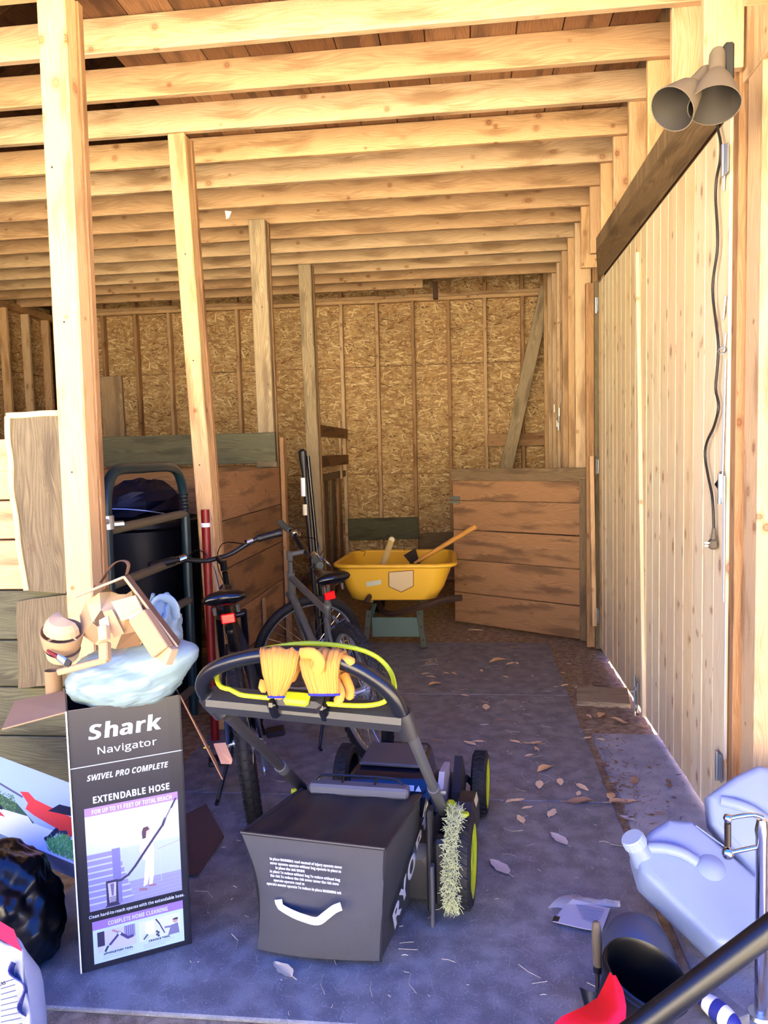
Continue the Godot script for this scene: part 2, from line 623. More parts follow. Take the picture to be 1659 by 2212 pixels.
# ------------------------------------------------------------------ the barn
func build_shell():
	var pines := ["pine", "pine_b", "pine_c"]
	# ground outside and the slab under the mats
	var yard := setting("ground")
	var mb := MB.new()
	mb.box(Transform3D(Basis(), Vector3(0, -0.16, 17.0)), Vector3(80, 0.2, 37.4), 0.0)
	obj("gravel_yard", mb, M.gravel, yard)
	mb = MB.new()
	mb.box(Transform3D(Basis(), Vector3(-1.2, -0.10, -1.3)), Vector3(8.4, 0.16, 1.2), 0.01)
	obj("concrete_apron", mb, M.concrete, yard)
	# unseen house added across the yard, its pale front bouncing sun into the barn
	var hs := setting("added_bounce_house")
	mb = MB.new()
	mb.box(Transform3D(Basis(), Vector3(-10.0, 2.7, 15.0)), Vector3(34.0, 5.6, 0.3), 0.0)
	obj("bounce_house_wall", mb, mat(Color(0.92, 0.91, 0.88), 0.8), hs)
	mb = MB.new()
	mb.prism(Transform3D(Basis(Vector3(0, 0, 1), Vector3.UP, Vector3(-1, 0, 0)), Vector3(-10.0, 0, 15.0)), v2([-0.5, 5.5, 6.0, 5.5, 2.8, 8.4]), 34.6)
	obj("bounce_house_roof", mb, mat(Color(0.33, 0.3, 0.28), 0.9), hs)
	for k in 8:
		mb = MB.new()
		mb.box(Transform3D(Basis(), Vector3(-24.0 + 4.0 * k, 2.2, 14.82)), Vector3(1.0, 1.4, 0.08), 0.01)
		obj("bounce_house_window", mb, mat(Color(0.25, 0.3, 0.36), 0.1), hs)
	var floor_ := setting("floor")
	mb = MB.new()
	mb.box(Transform3D(Basis(), Vector3(-2.0, -0.115, -5.4)), Vector3(6.5, 0.2, 7.2), 0.0)
	obj("earth_floor", mb, M.dirt, floor_)
	# uneven strip of dirt along the doors
	var n := noise(77, 3)
	var g := []
	for i in 60:
		var row := []
		for j in 14:
			var z := -2.3 - 4.2 * i / 59.0
			var x := 0.56 + 0.42 * j / 13.0
			row.append(Vector3(x, -0.012 + 0.014 * n.get_noise_2d(x * 9.0, z * 9.0) + 0.012 * n.get_noise_2d(x * 30.0, z * 30.0) - 0.006 * clampf((z + 4.2) * 2.0, 0.0, 1.0), z))
		g.append(row)
	mb = MB.new()
	mb.sheet(g)
	obj("dirt_strip", mb, M.dirt, floor_)
	mb = MB.new()
	mb.box(Transform3D(Basis(), Vector3(0.79, -0.07, -2.95)), Vector3(0.36, 0.145, 2.1), 0.01)
	obj("concrete_strip", mb, M.concrete, floor_)
	board(floor_, "threshold_plank", Vector3(0.62, -0.002, -4.62), Vector3(0.92, 0.002, -4.58), 0.3, 0.03, Vector3(0, 0, 1), M.pale)

	# back wall: OSB sheets, studs, plates
	var wb := setting("wall_back")
	var x0s := [-4.87, -3.68, -2.45]
	for r in 3:
		var y0 := 1.235 * r
		var y1: float = [1.232, 2.467, 3.6][r]
		var xs := [-4.95, -3.47, -1.03, 1.0] if r % 2 == 0 else [-4.95, -2.25, 0.2, 1.0]
		for i in 3:
			mb = MB.new()
			var sz := Vector3(xs[i + 1] - xs[i] - 0.004, y1 - y0 - 0.003, 0.012)
			mb.box(Transform3D.IDENTITY, sz, 0.0015, 1.22, 1.22, Vector2(rng.randf(), rng.randf()))
			var o := obj("osb_sheet", mb, M.osb, wb, 0.0)
			o.position = Vector3((xs[i] + xs[i + 1]) / 2.0, (y0 + y1) / 2.0, -8.856 + rng.randf_range(-0.002, 0.002))
	for k in 14:
		var x := -4.69 + 0.407 * k
		board(wb, "stud", Vector3(x, 0.04, -8.805), Vector3(x + rng.randf_range(-0.006, 0.006), 3.17, -8.805), 0.089, 0.038, Vector3(0, 0, 1), pick(["pine", "pine_b", "pine_old"]))
		board(wb, "cripple_stud", Vector3(x + 0.0, 3.25, -8.805), Vector3(x, 3.56, -8.805), 0.089, 0.038, Vector3(0, 0, 1), M.pine_old)
	for k in 2:
		board(wb, "top_plate", Vector3(-4.87, 3.19 + 0.04 * k, -8.805), Vector3(0.93, 3.19 + 0.04 * k, -8.805), 0.089, 0.038, Vector3(0, 0, 1), pick(pines))
	board(wb, "bottom_plate", Vector3(-4.87, 0.019, -8.805), Vector3(0.93, 0.019, -8.805), 0.089, 0.038, Vector3(0, 0, 1), M.pine_old)
	board(wb, "blocking", on_z(1052, 951, -8.75), on_z(1192, 948, -8.75), 0.14, 0.036, Vector3.UP, M.pine_old)
	board(wb, "kick_board", on_z(752, 1144, -8.74), on_z(905, 1140, -8.74), 0.25, 0.02, Vector3.UP, M.greygreen)
	board(wb, "kick_board", on_z(905, 1170, -8.745), on_z(985, 1168, -8.745), 0.2, 0.02, Vector3.UP, M.dusty)
	# short block hanging under the far joists
	board(wb, "hanger_block", on_z(940, 610, -8.05), on_z(941, 646, -8.05), 0.05, 0.07, Vector3(1, 0, 0), M.darkwood)
	mb = MB.new()
	mb.prism(Transform3D(Basis(), Vector3(0, 0, -8.95)), v2([-5.1, 3.4, 1.15, 3.4, -1.97, 5.25]), 0.1)
	obj("gable", mb, M.roof, wb)
	mb = MB.new()
	mb.box(Transform3D(Basis(), Vector3(-1.97, 1.75, -8.93)), Vector3(6.3, 3.7, 0.12), 0.0)
	obj("outer_cladding", mb, M.roof, wb)

	# left wall
	var wl := setting("wall_left")
	mb = MB.new()
	mb.box(Transform3D(Basis(), Vector3(-5.03, 1.75, -5.3)), Vector3(0.14, 3.7, 7.4), 0.0)
	obj("outer_cladding", mb, M.darkwood, wl)
	for r in 3:
		mb = MB.new()
		var hh: float = [1.23, 1.23, 0.8][r]
		mb.box(Transform3D.IDENTITY, Vector3(7.0, hh - 0.003, 0.012), 0.001, 1.22, 1.22, Vector2(rng.randf(), rng.randf()))
		var o := obj("osb_sheet", mb, M.osb, wl, 0.0)
		o.transform = Transform3D(Basis(Vector3(0, 0, 1), Vector3.UP, Vector3(-1, 0, 0)), Vector3(-4.955, 1.235 * r + hh / 2.0, -5.3))
	for k in 15:
		board(wl, "stud", Vector3(-4.90, 0.0, -8.6 + 0.407 * k), Vector3(-4.90, 3.12, -8.6 + 0.407 * k), 0.089, 0.038, Vector3(1, 0, 0), pick(pines))
	board(wl, "top_plate", Vector3(-4.9, 3.15, -8.85), Vector3(-4.9, 3.15, -1.8), 0.1, 0.07, Vector3(1, 0, 0), M.pine_old)

	# right wall: siding, studs, header over the doors
	var wr := setting("wall_right")
	for k in 13:
		var z := -8.85 + 0.245 * k
		board(wr, "siding_board", Vector3(0.955, 0.0, z + 0.12), Vector3(0.955, 3.6, z + 0.12), 0.243, 0.02, Vector3(0, 0, 1), pick(["pine", "pine_b"]))
	for k in 17:
		var z := -5.67 + 0.235 * k
		board(wr, "siding_board", Vector3(0.955, 2.72, z + 0.117), Vector3(0.955, 3.6, z + 0.117), 0.233, 0.02, Vector3(0, 0, 1), pick(["pine", "pine_c"]))
	mb = MB.new()
	mb.box(Transform3D(Basis(), Vector3(1.0, 1.8, -7.27)), Vector3(0.06, 3.7, 3.3), 0.0)
	mb.box(Transform3D(Basis(), Vector3(1.06, 3.18, -3.7)), Vector3(0.18, 0.95, 4.0), 0.0)
	mb.box(Transform3D(Basis(), Vector3(1.18, 1.4, -2.28)), Vector3(0.06, 2.9, 1.16), 0.0)
	obj("outer_cladding", mb, M.darkwood, wr)
	for k in range(-4, 15):
		var z := zj(k) - 0.04
		if z > -5.72:
			board(wr, "stud", Vector3(0.868, 2.752, z), Vector3(0.868, 3.5, z), 0.13, 0.038, Vector3(1, 0, 0), pick(["pine", "pine_b", "pine_c"]))
		elif z < -8.83:
			continue
		else:
			board(wr, "stud", Vector3(0.873, 0.0, z), Vector3(0.873, 3.5, z), 0.12 if z < -5 else 0.13, 0.038, Vector3(1, 0, 0), pick(["pine", "pine_b", "pine_c"]))
	for k in 4:  # doubled studs towards the far corner
		board(wr, "stud", Vector3(0.885, 0.0, -6.1 - 0.55 * k), Vector3(0.885, 3.17, -6.1 - 0.55 * k), 0.1, 0.038, Vector3(1, 0, 0), pick(["pine", "pine_b"]))
	mb = MB.new()
	mb.prism(Transform3D(Basis(Vector3(1, 0, 0), Vector3(0, 0, 1), Vector3(0, -1, 0)), Vector3(0, 2.71, 0)), v2([0.792, -2.95, 0.932, -2.95, 0.932, -5.74, 0.78, -4.86]), 0.08, 0.6, 2.4)
	for q in mb.U.size():
		mb.U[q] = Vector2(mb.U[q].y, mb.U[q].x)
	obj("header", mb, M.dusty, wr, 0.0)
	board(wr, "jamb", Vector3(0.90, 0.0, -5.78), Vector3(0.90, 2.67, -5.78), 0.1, 0.038, Vector3(1, 0, 0), M.pine_old)
	board(wr, "jamb", Vector3(0.93, 0.0, -5.735), Vector3(0.93, 2.67, -5.735), 0.05, 0.04, Vector3(1, 0, 0), M.grey)
	# near door post with its stops
	board(wr, "door_stop", Vector3(0.975, 0.0, -2.90), Vector3(0.975, 2.67, -2.90), 0.07, 0.03, Vector3(1, 0, 0), M.pine_old)
	board(wr, "jamb", Vector3(0.985, 0.0, -2.86), Vector3(0.985, 3.5, -2.86), 0.1, 0.038, Vector3(1, 0, 0), M.pine_old)
	board(wr, "door_post", Vector3(1.03, 0.0, -2.75), Vector3(1.03, 3.5, -2.75), 0.15, 0.13, Vector3(1, 0, 0), M.pine)
	board(wr, "wall_board", Vector3(1.13, 0.0, -2.6), Vector3(1.13, 3.5, -2.6), 0.22, 0.03, Vector3(0, 0, 1), M.pine_c)
	board(wr, "wall_board", Vector3(1.13, 0.0, -2.37), Vector3(1.13, 3.5, -2.37), 0.22, 0.03, Vector3(0, 0, 1), M.pine_b)
	board(wr, "wall_board", Vector3(1.13, 0.0, -2.14), Vector3(1.13, 3.5, -2.14), 0.22, 0.03, Vector3(0, 0, 1), M.pine)
	board(wr, "wall_board", Vector3(1.13, 0.0, -1.9), Vector3(1.13, 3.5, -1.9), 0.22, 0.03, Vector3(0, 0, 1), M.pine_b)

	# double plank doors in the right wall
	for leaf in 2:
		var d := setting(["door_1", "door_2"][leaf])
		var za: float = [-5.70, -4.20][leaf]
		var zb: float = [-4.21, -2.918][leaf]
		var cnt := 11 if leaf == 0 else 9
		for k in cnt:
			var wv := (zb - za) / cnt
			var z := za + wv * (k + 0.5)
			board(d, "plank", Vector3(0.943 + rng.randf_range(-0.0015, 0.0015), 0.02, z), Vector3(0.943, 2.655, z), wv - 0.003, 0.022, Vector3(0, 0, 1), pick(["new", "new_b", "new_c"]), 0.004)
		for y in [0.3, 1.3, 2.4]:
			board(d, "ledger", Vector3(0.968, y, za + 0.05), Vector3(0.968, y, zb - 0.05), 0.12, 0.025, Vector3.UP, M.new_b)
		if leaf == 0:
			board(d, "batten", Vector3(0.922, 0.02, -4.215), Vector3(0.922, 2.54, -4.40), 0.045, 0.02, Vector3(0, 0, 1), M.new)
			mb = MB.new()
			mb.box(Transform3D(Basis(), Vector3(0.905, 0.10, -4.30)), Vector3(0.008, 0.17, 0.035), 0.001)
			mb.tube([Vector3(0.893, -0.01, -4.30), Vector3(0.893, 0.22, -4.30)], 0.006, 8)
			mb.tube([Vector3(0.893, 0.13, -4.30), Vector3(0.87, 0.13, -4.30)], 0.004, 8)
			for y in [0.05, 0.15]:
				mb.box(Transform3D(Basis(), Vector3(0.897, y, -4.30)), Vector3(0.016, 0.02, 0.03), 0.002)
			obj("barrel_bolt", mb, M.galv, d)
			for y in [0.25, 1.35, 2.5]:
				hinge(d, Vector3(0.922, y, -5.715), true)
		else:
			for y in [0.28, 1.33, 2.5]:
				hinge(d, Vector3(0.918, y, -2.935), false)
	# ceiling: joists with loft planks over them
	var ce := setting("ceiling")
	for k in range(-3, 13):
		board(ce, "joist", Vector3(-4.9, 3.24 + rng.randf_range(-0.006, 0.006), zj(k) + rng.randf_range(-0.01, 0.01)), Vector3(-0.45 if k == 12 else 0.925, 3.24 + rng.randf_range(-0.004, 0.004), zj(k)), 0.14, 0.038, Vector3.UP, pick(["pine", "pine_b", "pine_c"] if k < 5 else ["pine", "pine_b", "pine_b"]))
	for k in 12:
		var x := -1.568 + 0.2 * (k + 0.5)
		board(ce, "loft_plank", Vector3(x, 3.323, -7.75), Vector3(x, 3.323, -1.8), 0.196, 0.022, Vector3(1, 0, 0), pick(["brown", "brown_b", "roof"]))
	# roof
	var ro := setting("roof")
	for sd in [-1.0, 1.0]:
		var eave := Vector3(-1.97 + sd * 3.25, 3.42, 0)
		var ridge := Vector3(-1.97, 5.3, 0)
		var dir := (ridge - eave).normalized()
	
		for k in 15:
			var c := eave + dir * 0.25 * (k + 0.5)
			board(ro, "roof_board", Vector3(c.x, c.y, -9.1), Vector3(c.x, c.y, -1.4), 0.2499, 0.03, dir, M.roof, 0.0)
		for k in 13:
			var z := -8.7 + 0.6 * k
			var dn := Vector3(0, -0.09, 0)
			board(ro, "rafter", eave + dir * 0.2 + dn + Vector3(0, 0, z), ridge + dn + Vector3(0, 0, z), 0.14, 0.038, Vector3.UP, M.roof)
	# front wall round the wide doorway
	var wf := setting("wall_front")
	mb = MB.new()
	mb.box(Transform3D(Basis(), Vector3(-4.35, 1.75, -1.72)), Vector3(1.5, 3.7, 0.14), 0.0)
	mb.box(Transform3D(Basis(), Vector3(-1.3, 3.42, -1.72)), Vector3(4.6, 0.36, 0.14), 0.0)
	mb.prism(Transform3D(Basis(), Vector3(0, 0, -1.72)), v2([-5.1, 3.58, 1.15, 3.58, -1.97, 5.25]), 0.12)
	obj("cladding", mb, M.roof, wf)

func hinge(parent: Node3D, at: Vector3, far: bool):
	var mb := MB.new()
	mb.box(Transform3D(Basis(), at + Vector3(0, 0, 0.022)), Vector3(0.004, 0.1, 0.03), 0.0)
	mb.box(Transform3D(Basis(), at - Vector3(0, 0, 0.022)), Vector3(0.004, 0.1, 0.03), 0.0)
	mb.tube([at + Vector3(-0.006, -0.055, 0), at + Vector3(-0.006, 0.055, 0)], 0.007, 8)
	obj("hinge", mb, M.galv, parent)

# ------------------------------------------------------------------ posts, stall fronts, gate, doors of the stalls
func post(called: String, label: String, pa: Vector2, pb: Vector2, z: float, w: float, d: float, m: Material) -> Node3D:
	var a := on_z(pa.x, pa.y, z)
	var b := on_z(pb.x, pb.y, z)
	var dir := (a - b) / (a.y - b.y)
	var foot := b - dir * b.y
	var top := foot + dir * 3.165
	var t := thing(called, label, "post", foot, "posts in a row under the joists")
	board(t, "timber", foot, top, w, d, Vector3(1, 0, 0), m, 0.006)
	board(t, "backing_timber", foot + Vector3(0.008, 0, -d / 2 - 0.021), top + Vector3(0.008, 0, -d / 2 - 0.021), w * 0.96, 0.038, Vector3(1, 0, 0), M.pine_old)
	for k in 4:
		var p := foot + dir * (0.9 + 0.55 * k) + Vector3(rng.randf_range(-0.3, 0.3) * w, 0, d / 2)
		var mb := MB.new()
		mb.lathe(Transform3D(Basis(Vector3.RIGHT, Vector3(0, 0, 1), Vector3.UP), p), [Vector2(0, 0.0015), Vector2(0.004, 0.001), Vector2(0.0045, -0.002)], 8)
		obj("nail_head", mb, M.nail, t)
	return t

func build_stalls():
	post("support_post", "tall pale post left of the gate, with a weathered plank nailed beside it", Vector2(121, 0), Vector2(183, 1275), -2.75, 0.106, 0.085, M.pine_c)
	post("support_post", "leaning pale post between the tubular gate and the brown stall side", Vector2(385, 288), Vector2(443, 1044), -4.0, 0.09, 0.085, M.pine_c)
	post("support_post", "greyish post standing at the end of the grey-green top plank", Vector2(557, 475), Vector2(577, 930), -5.5, 0.12, 0.085, M.pale)
	post("support_post", "whitish post beside the upright black pole and its white stickers", Vector2(659, 572), Vector2(676, 960), -6.85, 0.115, 0.085, M.pale)
	var a := on_z(184, 388, -2.93)
	var b := on_z(222, 1185, -2.93)
	var t := thing("trim_strip", "thin half-round wooden strip standing behind the tallest near post", "trim strip", b)
	var mb := MB.new()
	var dir := (b - a) / (b.y - a.y)
	mb.tube([a, a - dir * a.y], 0.016, 10)
	obj("moulding", mb, M.fresh, t)
	# plank stall front, left of the first post
	t = thing("plank_stall_wall", "horizontal plank stall front, clean boards above grey ones, behind the cardboard", "stall wall", Vector3(-2.5, 0, -2.82))
	var ys := [1.585, 1.345, 1.19, 0.99, 0.79, 0.60, 0.40, 0.2, 0.0]
	for i in 8:
		var m: Material = [M.pine_b, M.pine_b, M.pine_b, M.greygreen, M.greygreen, M.greygreen, M.greygreen, M.greygreen][i]
		board(t, "plank", Vector3(-3.6, (ys[i] + ys[i + 1]) / 2, -2.815 + rng.randf_range(-0.003, 0.003)), Vector3(-1.535, (ys[i] + ys[i + 1]) / 2, -2.815), ys[i] - ys[i + 1] - 0.006, 0.025, Vector3.UP, m)
	board(t, "upright", Vector3(-2.6, 0, -2.85), Vector3(-2.6, 1.58, -2.85), 0.09, 0.038, Vector3(1, 0, 0), M.pine_old)
	# live-edged planks nailed on its face
	for k in 2:
		var px: Array = [[8, 897, 20, 890, 126, 887, 129, 905, 141, 1278, 139, 1283, 52, 1277, 46, 1240, 36, 1180, 31, 1120, 21, 1060, 22, 1000, 13, 950], [31, 1302, 60, 1296, 143, 1286, 147, 1478, 34, 1490, 33, 1400, 30, 1340]][k]
		var out := PackedVector2Array()
		var mid := Vector2.ZERO
		for i in range(0, px.size(), 2):
			var p := on_z(px[i], px[i + 1], -2.745)
			out.append(Vector2(p.x, p.y))
			mid += Vector2(p.x, p.y)
		mid /= out.size()
		var at := Vector3(mid.x, mid.y, -2.765 if k == 0 else -2.772)
		t = thing("weathered_plank", ["grey weathered plank with a ragged bark edge, beside the tallest post", "short grey plank under the bark-edged plank, behind the cardboard box"][k], "plank", at)
		mb = MB.new()
		mb.prism(Transform3D(Basis(), Vector3(0, 0, at.z)), out, 0.022, 2.4, 0.6)
		# grain runs up the plank
		for i in mb.U.size():
			mb.U[i] = Vector2(mb.U[i].y * 0.25 + 0.3 * k, mb.U[i].x * 4.0)
		obj("plank_body", mb, M.grey, t, 0.0)
		if k == 0:
			mb = MB.new()
			var bark := []
			var edge := [[13, 900], [14, 950], [21, 1000], [22, 1060], [32, 1120], [38, 1180], [48, 1240], [54, 1275]]
			for e in edge:
				bark.append(on_z(e[0] + 3, e[1], -2.75))
			mb.tube(curve(bark, 0.02), 0.012, 6, false, true, Vector3(0, 0, 1), 0.5)
			obj("bark_edge", mb, M.fresh, t)
			mb = MB.new()
			bark = []
			for e in [[14, 898], [50, 897], [90, 893], [128, 892]]:
				bark.append(on_z(e[0], e[1], -2.752))
			mb.tube(bark, 0.012, 6, false, true, Vector3(0, 0, 1), 0.4)
			obj("split_end", mb, M.fresh, t)
	# side of the middle stall between the second and third post
	t = thing("plank_stall_wall", "low brown plank stall side standing behind the handlebar of the black bicycle", "stall wall", Vector3(-1.44, 0, -4.8))
	for i in 5:
		var y := 0.02 + 0.277 * i
		board(t, "plank", Vector3(-1.40, y + 0.138, -4.10), Vector3(-1.40 + rng.randf_range(-0.004, 0.004), y + 0.138, -5.56), 0.272, 0.025, Vector3.UP, pick(["brown", "brown_b"]))
	board(t, "upright", Vector3(-1.365, 0, -5.54), Vector3(-1.365, 1.62, -5.54), 0.075, 0.03, Vector3(0, 0, 1), M.pine_old)
	board(t, "upright", Vector3(-1.372, 0.0, -4.9), Vector3(-1.372, 0.55, -4.9), 0.03, 0.02, Vector3(0, 0, 1), M.pine_old)
	# cross partition
	t = thing("plank_stall_wall", "dark plank partition with a grey-green top plank behind the tubular gate", "stall wall", Vector3(-3.1, 0, -5.62))
	for i in 5:
		board(t, "plank", Vector3(-4.84, 0.16 + 0.28 * i, -5.62), Vector3(-1.47, 0.16 + 0.28 * i, -5.62 + rng.randf_range(-0.004, 0.004)), 0.274, 0.028, Vector3.UP, pick(["brown", "brown_b", "brown_b"]))
	board(t, "top_plank", Vector3(-2.76, 1.545, -5.425), on_z(596, 967, -5.425), 0.22, 0.036, Vector3.UP, M.greygreen)
	board(t, "top_block", on_z(556, 1003, -5.425), on_z(600, 1003, -5.425), 0.04, 0.06, Vector3.UP, M.grey)
	a = on_z(238, 820, -5.75)
	t = thing("leaning_plank", "wide grey-brown plank standing on end behind the stall partition", "plank", Vector3(a.x + 0.03, 0, -5.75))
	board(t, "plank_body", Vector3(a.x + 0.04, 0.0, -5.75), on_z(240, 813, -5.75), 0.175, 0.03, Vector3(1, 0, 0), M.dusty)
	# rails at the back of the row
	t = thing("rail_frame", "brown rail frame with a hanging stick between the back wall and whitish post", "rail frame", Vector3(-1.42, 0, -7.8))
	var ra := on_x(691, 931, -1.42)
	var rb := on_x(692, 997, -1.42)
	for y in [ra.y, rb.y]:
		board(t, "rail", Vector3(-1.40, y, -6.96), Vector3(-1.40, y, -8.75), 0.11, 0.025, Vector3.UP, M.brown_b)
	board(t, "top_rail", Vector3(-1.42, rb.y - 0.16, -6.96), Vector3(-1.44, rb.y - 0.16, -8.75), 0.07, 0.035, Vector3.UP, M.dusty)
	for k in 4:
		board(t, "upright_board", Vector3(-1.45, 0.0, -7.15 - 0.42 * k), Vector3(-1.45, rb.y - 0.2, -7.15 - 0.42 * k), 0.2, 0.03, Vector3(0, 0, 1), pick(["dusty", "brown"]))
	board(t, "stick", on_x(733, 908, -1.40), on_x(738, 1034, -1.40), 0.05, 0.02, Vector3(0, 0, 1), M.pine)
	# tubular gate between the first two posts
	t = thing("tubular_gate", "dark teal tubular steel gate with rust-coated rails between two posts", "gate", Vector3(-1.43, 0, -3.25))
	var teal := mat(Color(0.10, 0.19, 0.21), 0.35, 0.2)
	var rusty := mat(Color(0.38, 0.34, 0.25), 0.75)
	mb = MB.new()
	var gx := -1.49
	var frame := [Vector3(gx, 0.12, -2.990), Vector3(gx, 0.5, -2.990), Vector3(gx, 1.0, -2.990), Vector3(gx, 1.26, -2.995), Vector3(gx, 1.36, -3.010), Vector3(gx, 1.425, -3.060), Vector3(gx, 1.45, -3.140), Vector3(gx, 1.45, -3.370), Vector3(gx, 1.45, -3.620), Vector3(gx, 1.44, -3.730), Vector3(gx, 1.41, -3.800), Vector3(gx, 1.34, -3.850), Vector3(gx, 1.22, -3.870), Vector3(gx, 0.8, -3.870), Vector3(gx, 0.12, -3.870)]
	mb.tube(curve(frame, 0.03), 0.024, 12)
	obj("frame_tube", mb, teal, t)
	for y in [1.20, 0.97, 0.74, 0.5, 0.26]:
		mb = MB.new()
		mb.tube([Vector3(gx, y, -3.000), Vector3(gx, y, -3.860)], 0.021, 10)
		obj("rail_tube", mb, rusty, t)
	mb = MB.new()
	for k in 6:
		mb.lathe(Transform3D(Basis(), Vector3(gx, 1.30 - 0.018 * k, -3.865)), [Vector2(0.024, -0.007), Vector2(0.0275, 0), Vector2(0.024, 0.007)], 12)
	obj("coil_grip", mb, M.black, t)
	mb = MB.new()
	mb.lathe(Transform3D(Basis(), Vector3(gx, 1.235, -2.995)), [Vector2(0.026, -0.03), Vector2(0.031, -0.028), Vector2(0.031, 0.028), Vector2(0.026, 0.03)], 14)
	mb.tube([Vector3(gx + 0.02, 1.24, -2.970), Vector3(gx - 0.08, 1.245, -2.79)], 0.011, 8)
	mb.tube([Vector3(gx + 0.02, 1.225, -3.020), Vector3(gx + 0.05, 1.225, -3.045)], 0.012, 6)
	obj("hinge_clamp", mb, M.galv, t)
	# things in the dark stall
	t = thing("storage_barrel", "black plastic barrel with a thin wire handle in the dark stall", "barrel", Vector3(-2.12, 0, -4.7))
	mb = MB.new()
	mb.lathe(Transform3D(Basis(), Vector3(-2.12, 0, -4.7)), [Vector2(0, 0.01), Vector2(0.34, 0.01), Vector2(0.355, 0.05), Vector2(0.385, 1.05), Vector2(0.41, 1.07), Vector2(0.41, 1.10), Vector2(0.385, 1.11), Vector2(0.37, 1.08), Vector2(0.34, 0.3), Vector2(0, 0.28)], 28)
	obj("body", mb, M.black, t)
	mb = MB.new()
	var hp := []
	for k in 13:
		var an := PI * k / 12.0
		hp.append(Vector3(-2.12 + 0.40 * cos(an), 1.06 + 0.14 * sin(an), -4.7 + 0.40 * sin(an)))
	mb.tube(hp, 0.004, 6)
	obj("wire_handle", mb, M.galv, t)
	var nb := noise(91, 3)
	mb = MB.new()
	var g := []
	for i in 19:
		var row := []
		for j in 11:
			var an := TAU * i / 18.0
			var ph := PI * 0.62 * j / 10.0
			var d := Vector3(cos(an) * sin(ph), cos(ph), sin(an) * sin(ph))
			row.append(Vector3(-2.12, 1.19, -4.75) + d * Vector3(0.24, 0.16, 0.24) * (1.0 + 0.25 * nb.get_noise_3dv(d * 2.5 if i < 18 else Vector3(sin(ph), cos(ph), 0) * 2.5)))
		g.append(row)
	mb.sheet(g)
	tag(obj("blue_tarp_bundle", mb, mat(Color(0.05, 0.07, 0.16), 0.5)), "dark blue tarp bundle stuffed into the top of the black barrel", "tarp")
	t = thing("red_pipe", "upright red pipe with a white ring behind the black bicycle", "pipe", Vector3(-1.36, 0, -3.82))
	mb = MB.new()
	mb.tube([Vector3(-1.36, 0.0, -3.82), Vector3(-1.37, 1.22, -3.84)], 0.022, 12)
	obj("tube", mb, mat(Color(0.50, 0.03, 0.04), 0.4), t)
	mb = MB.new()
	mb.lathe(Transform3D(Basis(), Vector3(-1.37, 1.14, -3.84)), [Vector2(0.022, -0.012), Vector2(0.0245, -0.01), Vector2(0.0245, 0.01), Vector2(0.022, 0.012)], 14)
	obj("ring", mb, M.white, t)

	# half-height stall door on the right
	t = thing("stall_door", "half-height brown plank stall door standing ajar below the diagonal board", "stall door", Vector3(0.92, 0, -5.9))
	var hA := Vector3(0.93, 0, -5.90)
	var hB := Vector3(-0.14, 0, -6.58)
	var dd := (hB - hA).normalized()
	var nn := Vector3(-dd.z, 0, dd.x)
	if nn.z < 0:
		nn = -nn
	var L := (hB - hA).length()
	var dy := [0.0, 0.26, 0.545, 0.80, 1.05, 1.235]
	for i in 5:
		var y: float = (dy[i] + dy[i + 1]) / 2
		var o := board(t, "plank", hA + dd * 0.0 + Vector3.UP * (y + 0.015 + rng.randf_range(-0.004, 0.004)), hB + Vector3.UP * (y + 0.015), dy[i + 1] - dy[i] - 0.005, 0.03, Vector3.UP, pick(["brown", "brown_b", "brown"]))
	board(t, "top_rail", hA + Vector3.UP * 1.285 + nn * 0.012, hB + Vector3.UP * 1.285 + nn * 0.012, 0.1, 0.05, Vector3.UP, M.dusty)
	board(t, "stile", hA + dd * 0.055 + nn * 0.028 + Vector3.UP * 0.01, hA + dd * 0.055 + nn * 0.028 + Vector3.UP * 1.25, 0.1, 0.025, dd, M.dusty)
	mb = MB.new()
	mb.box(Transform3D(Basis(-dd, Vector3.UP, nn), hB - dd * 0.03 + nn * 0.022 + Vector3.UP * 1.085), Vector3(0.09, 0.03, 0.012), 0.002)
	mb.box(Transform3D(Basis(-dd, Vector3.UP, nn), hB - dd * 0.02 + nn * 0.022 + Vector3.UP * 1.05), Vector3(0.11, 0.02, 0.01), 0.002)
	obj("latch_plate", mb, mat(Color(0.45, 0.48, 0.42), 0.6, 0.4), t)
	# board hanging beside the hinge side
	t = thing("upright_board", "narrow pale board standing between stall door and far door hinge", "board", Vector3(0.87, 0.15, -5.70))
	board(t, "board_body", on_x(1283, 1352, 0.865), on_x(1277, 985, 0.865), 0.055, 0.03, Vector3(0, 0, 1), M.pine_b)
	# diagonal board
	var ba := on_z(1095, 1008, -8.55)
	var bb := on_z(1180, 622, -8.55)
	var bd := (bb - ba) / (bb.y - ba.y)
	t = thing("diagonal_board", "long grey weathered board leaning diagonally in the far corner", "board", ba - bd * ba.y)
	board(t, "board_body", ba - bd * ba.y + Vector3(0, 0.02, 0), bb + bd * 0.02, 0.135, 0.03, Vector3(1, 0, 0), M.pale)
	# wire hooks and a latch on the far right wall
	for k in 2:
		var p0 := on_x([1201, 1212][k], [838, 843][k], 0.81)
		mb = MB.new()
		mb.tube([p0, p0 + Vector3(-0.005, -0.11, 0.02), p0 + Vector3(-0.02, -0.135, 0.09), p0 + Vector3(-0.03, -0.16, 0.12), p0 + Vector3(-0.03, -0.23, 0.12)], 0.005, 6)
		tag(obj("wire_hook", mb, mat(Color(0.82, 0.78, 0.68), 0.4, 0.6)), ["pale wire hook hanging right above the small slide latch", "pale zigzag wire hook between the slide latch and plank doors"][k], "hook", "wire hooks on the far studs")
	var lp := on_x(1206, 908, 0.81)
	t = thing("slide_latch", "small shiny slide latch on a far stud under the wire hooks", "latch", lp)
	mb = MB.new()
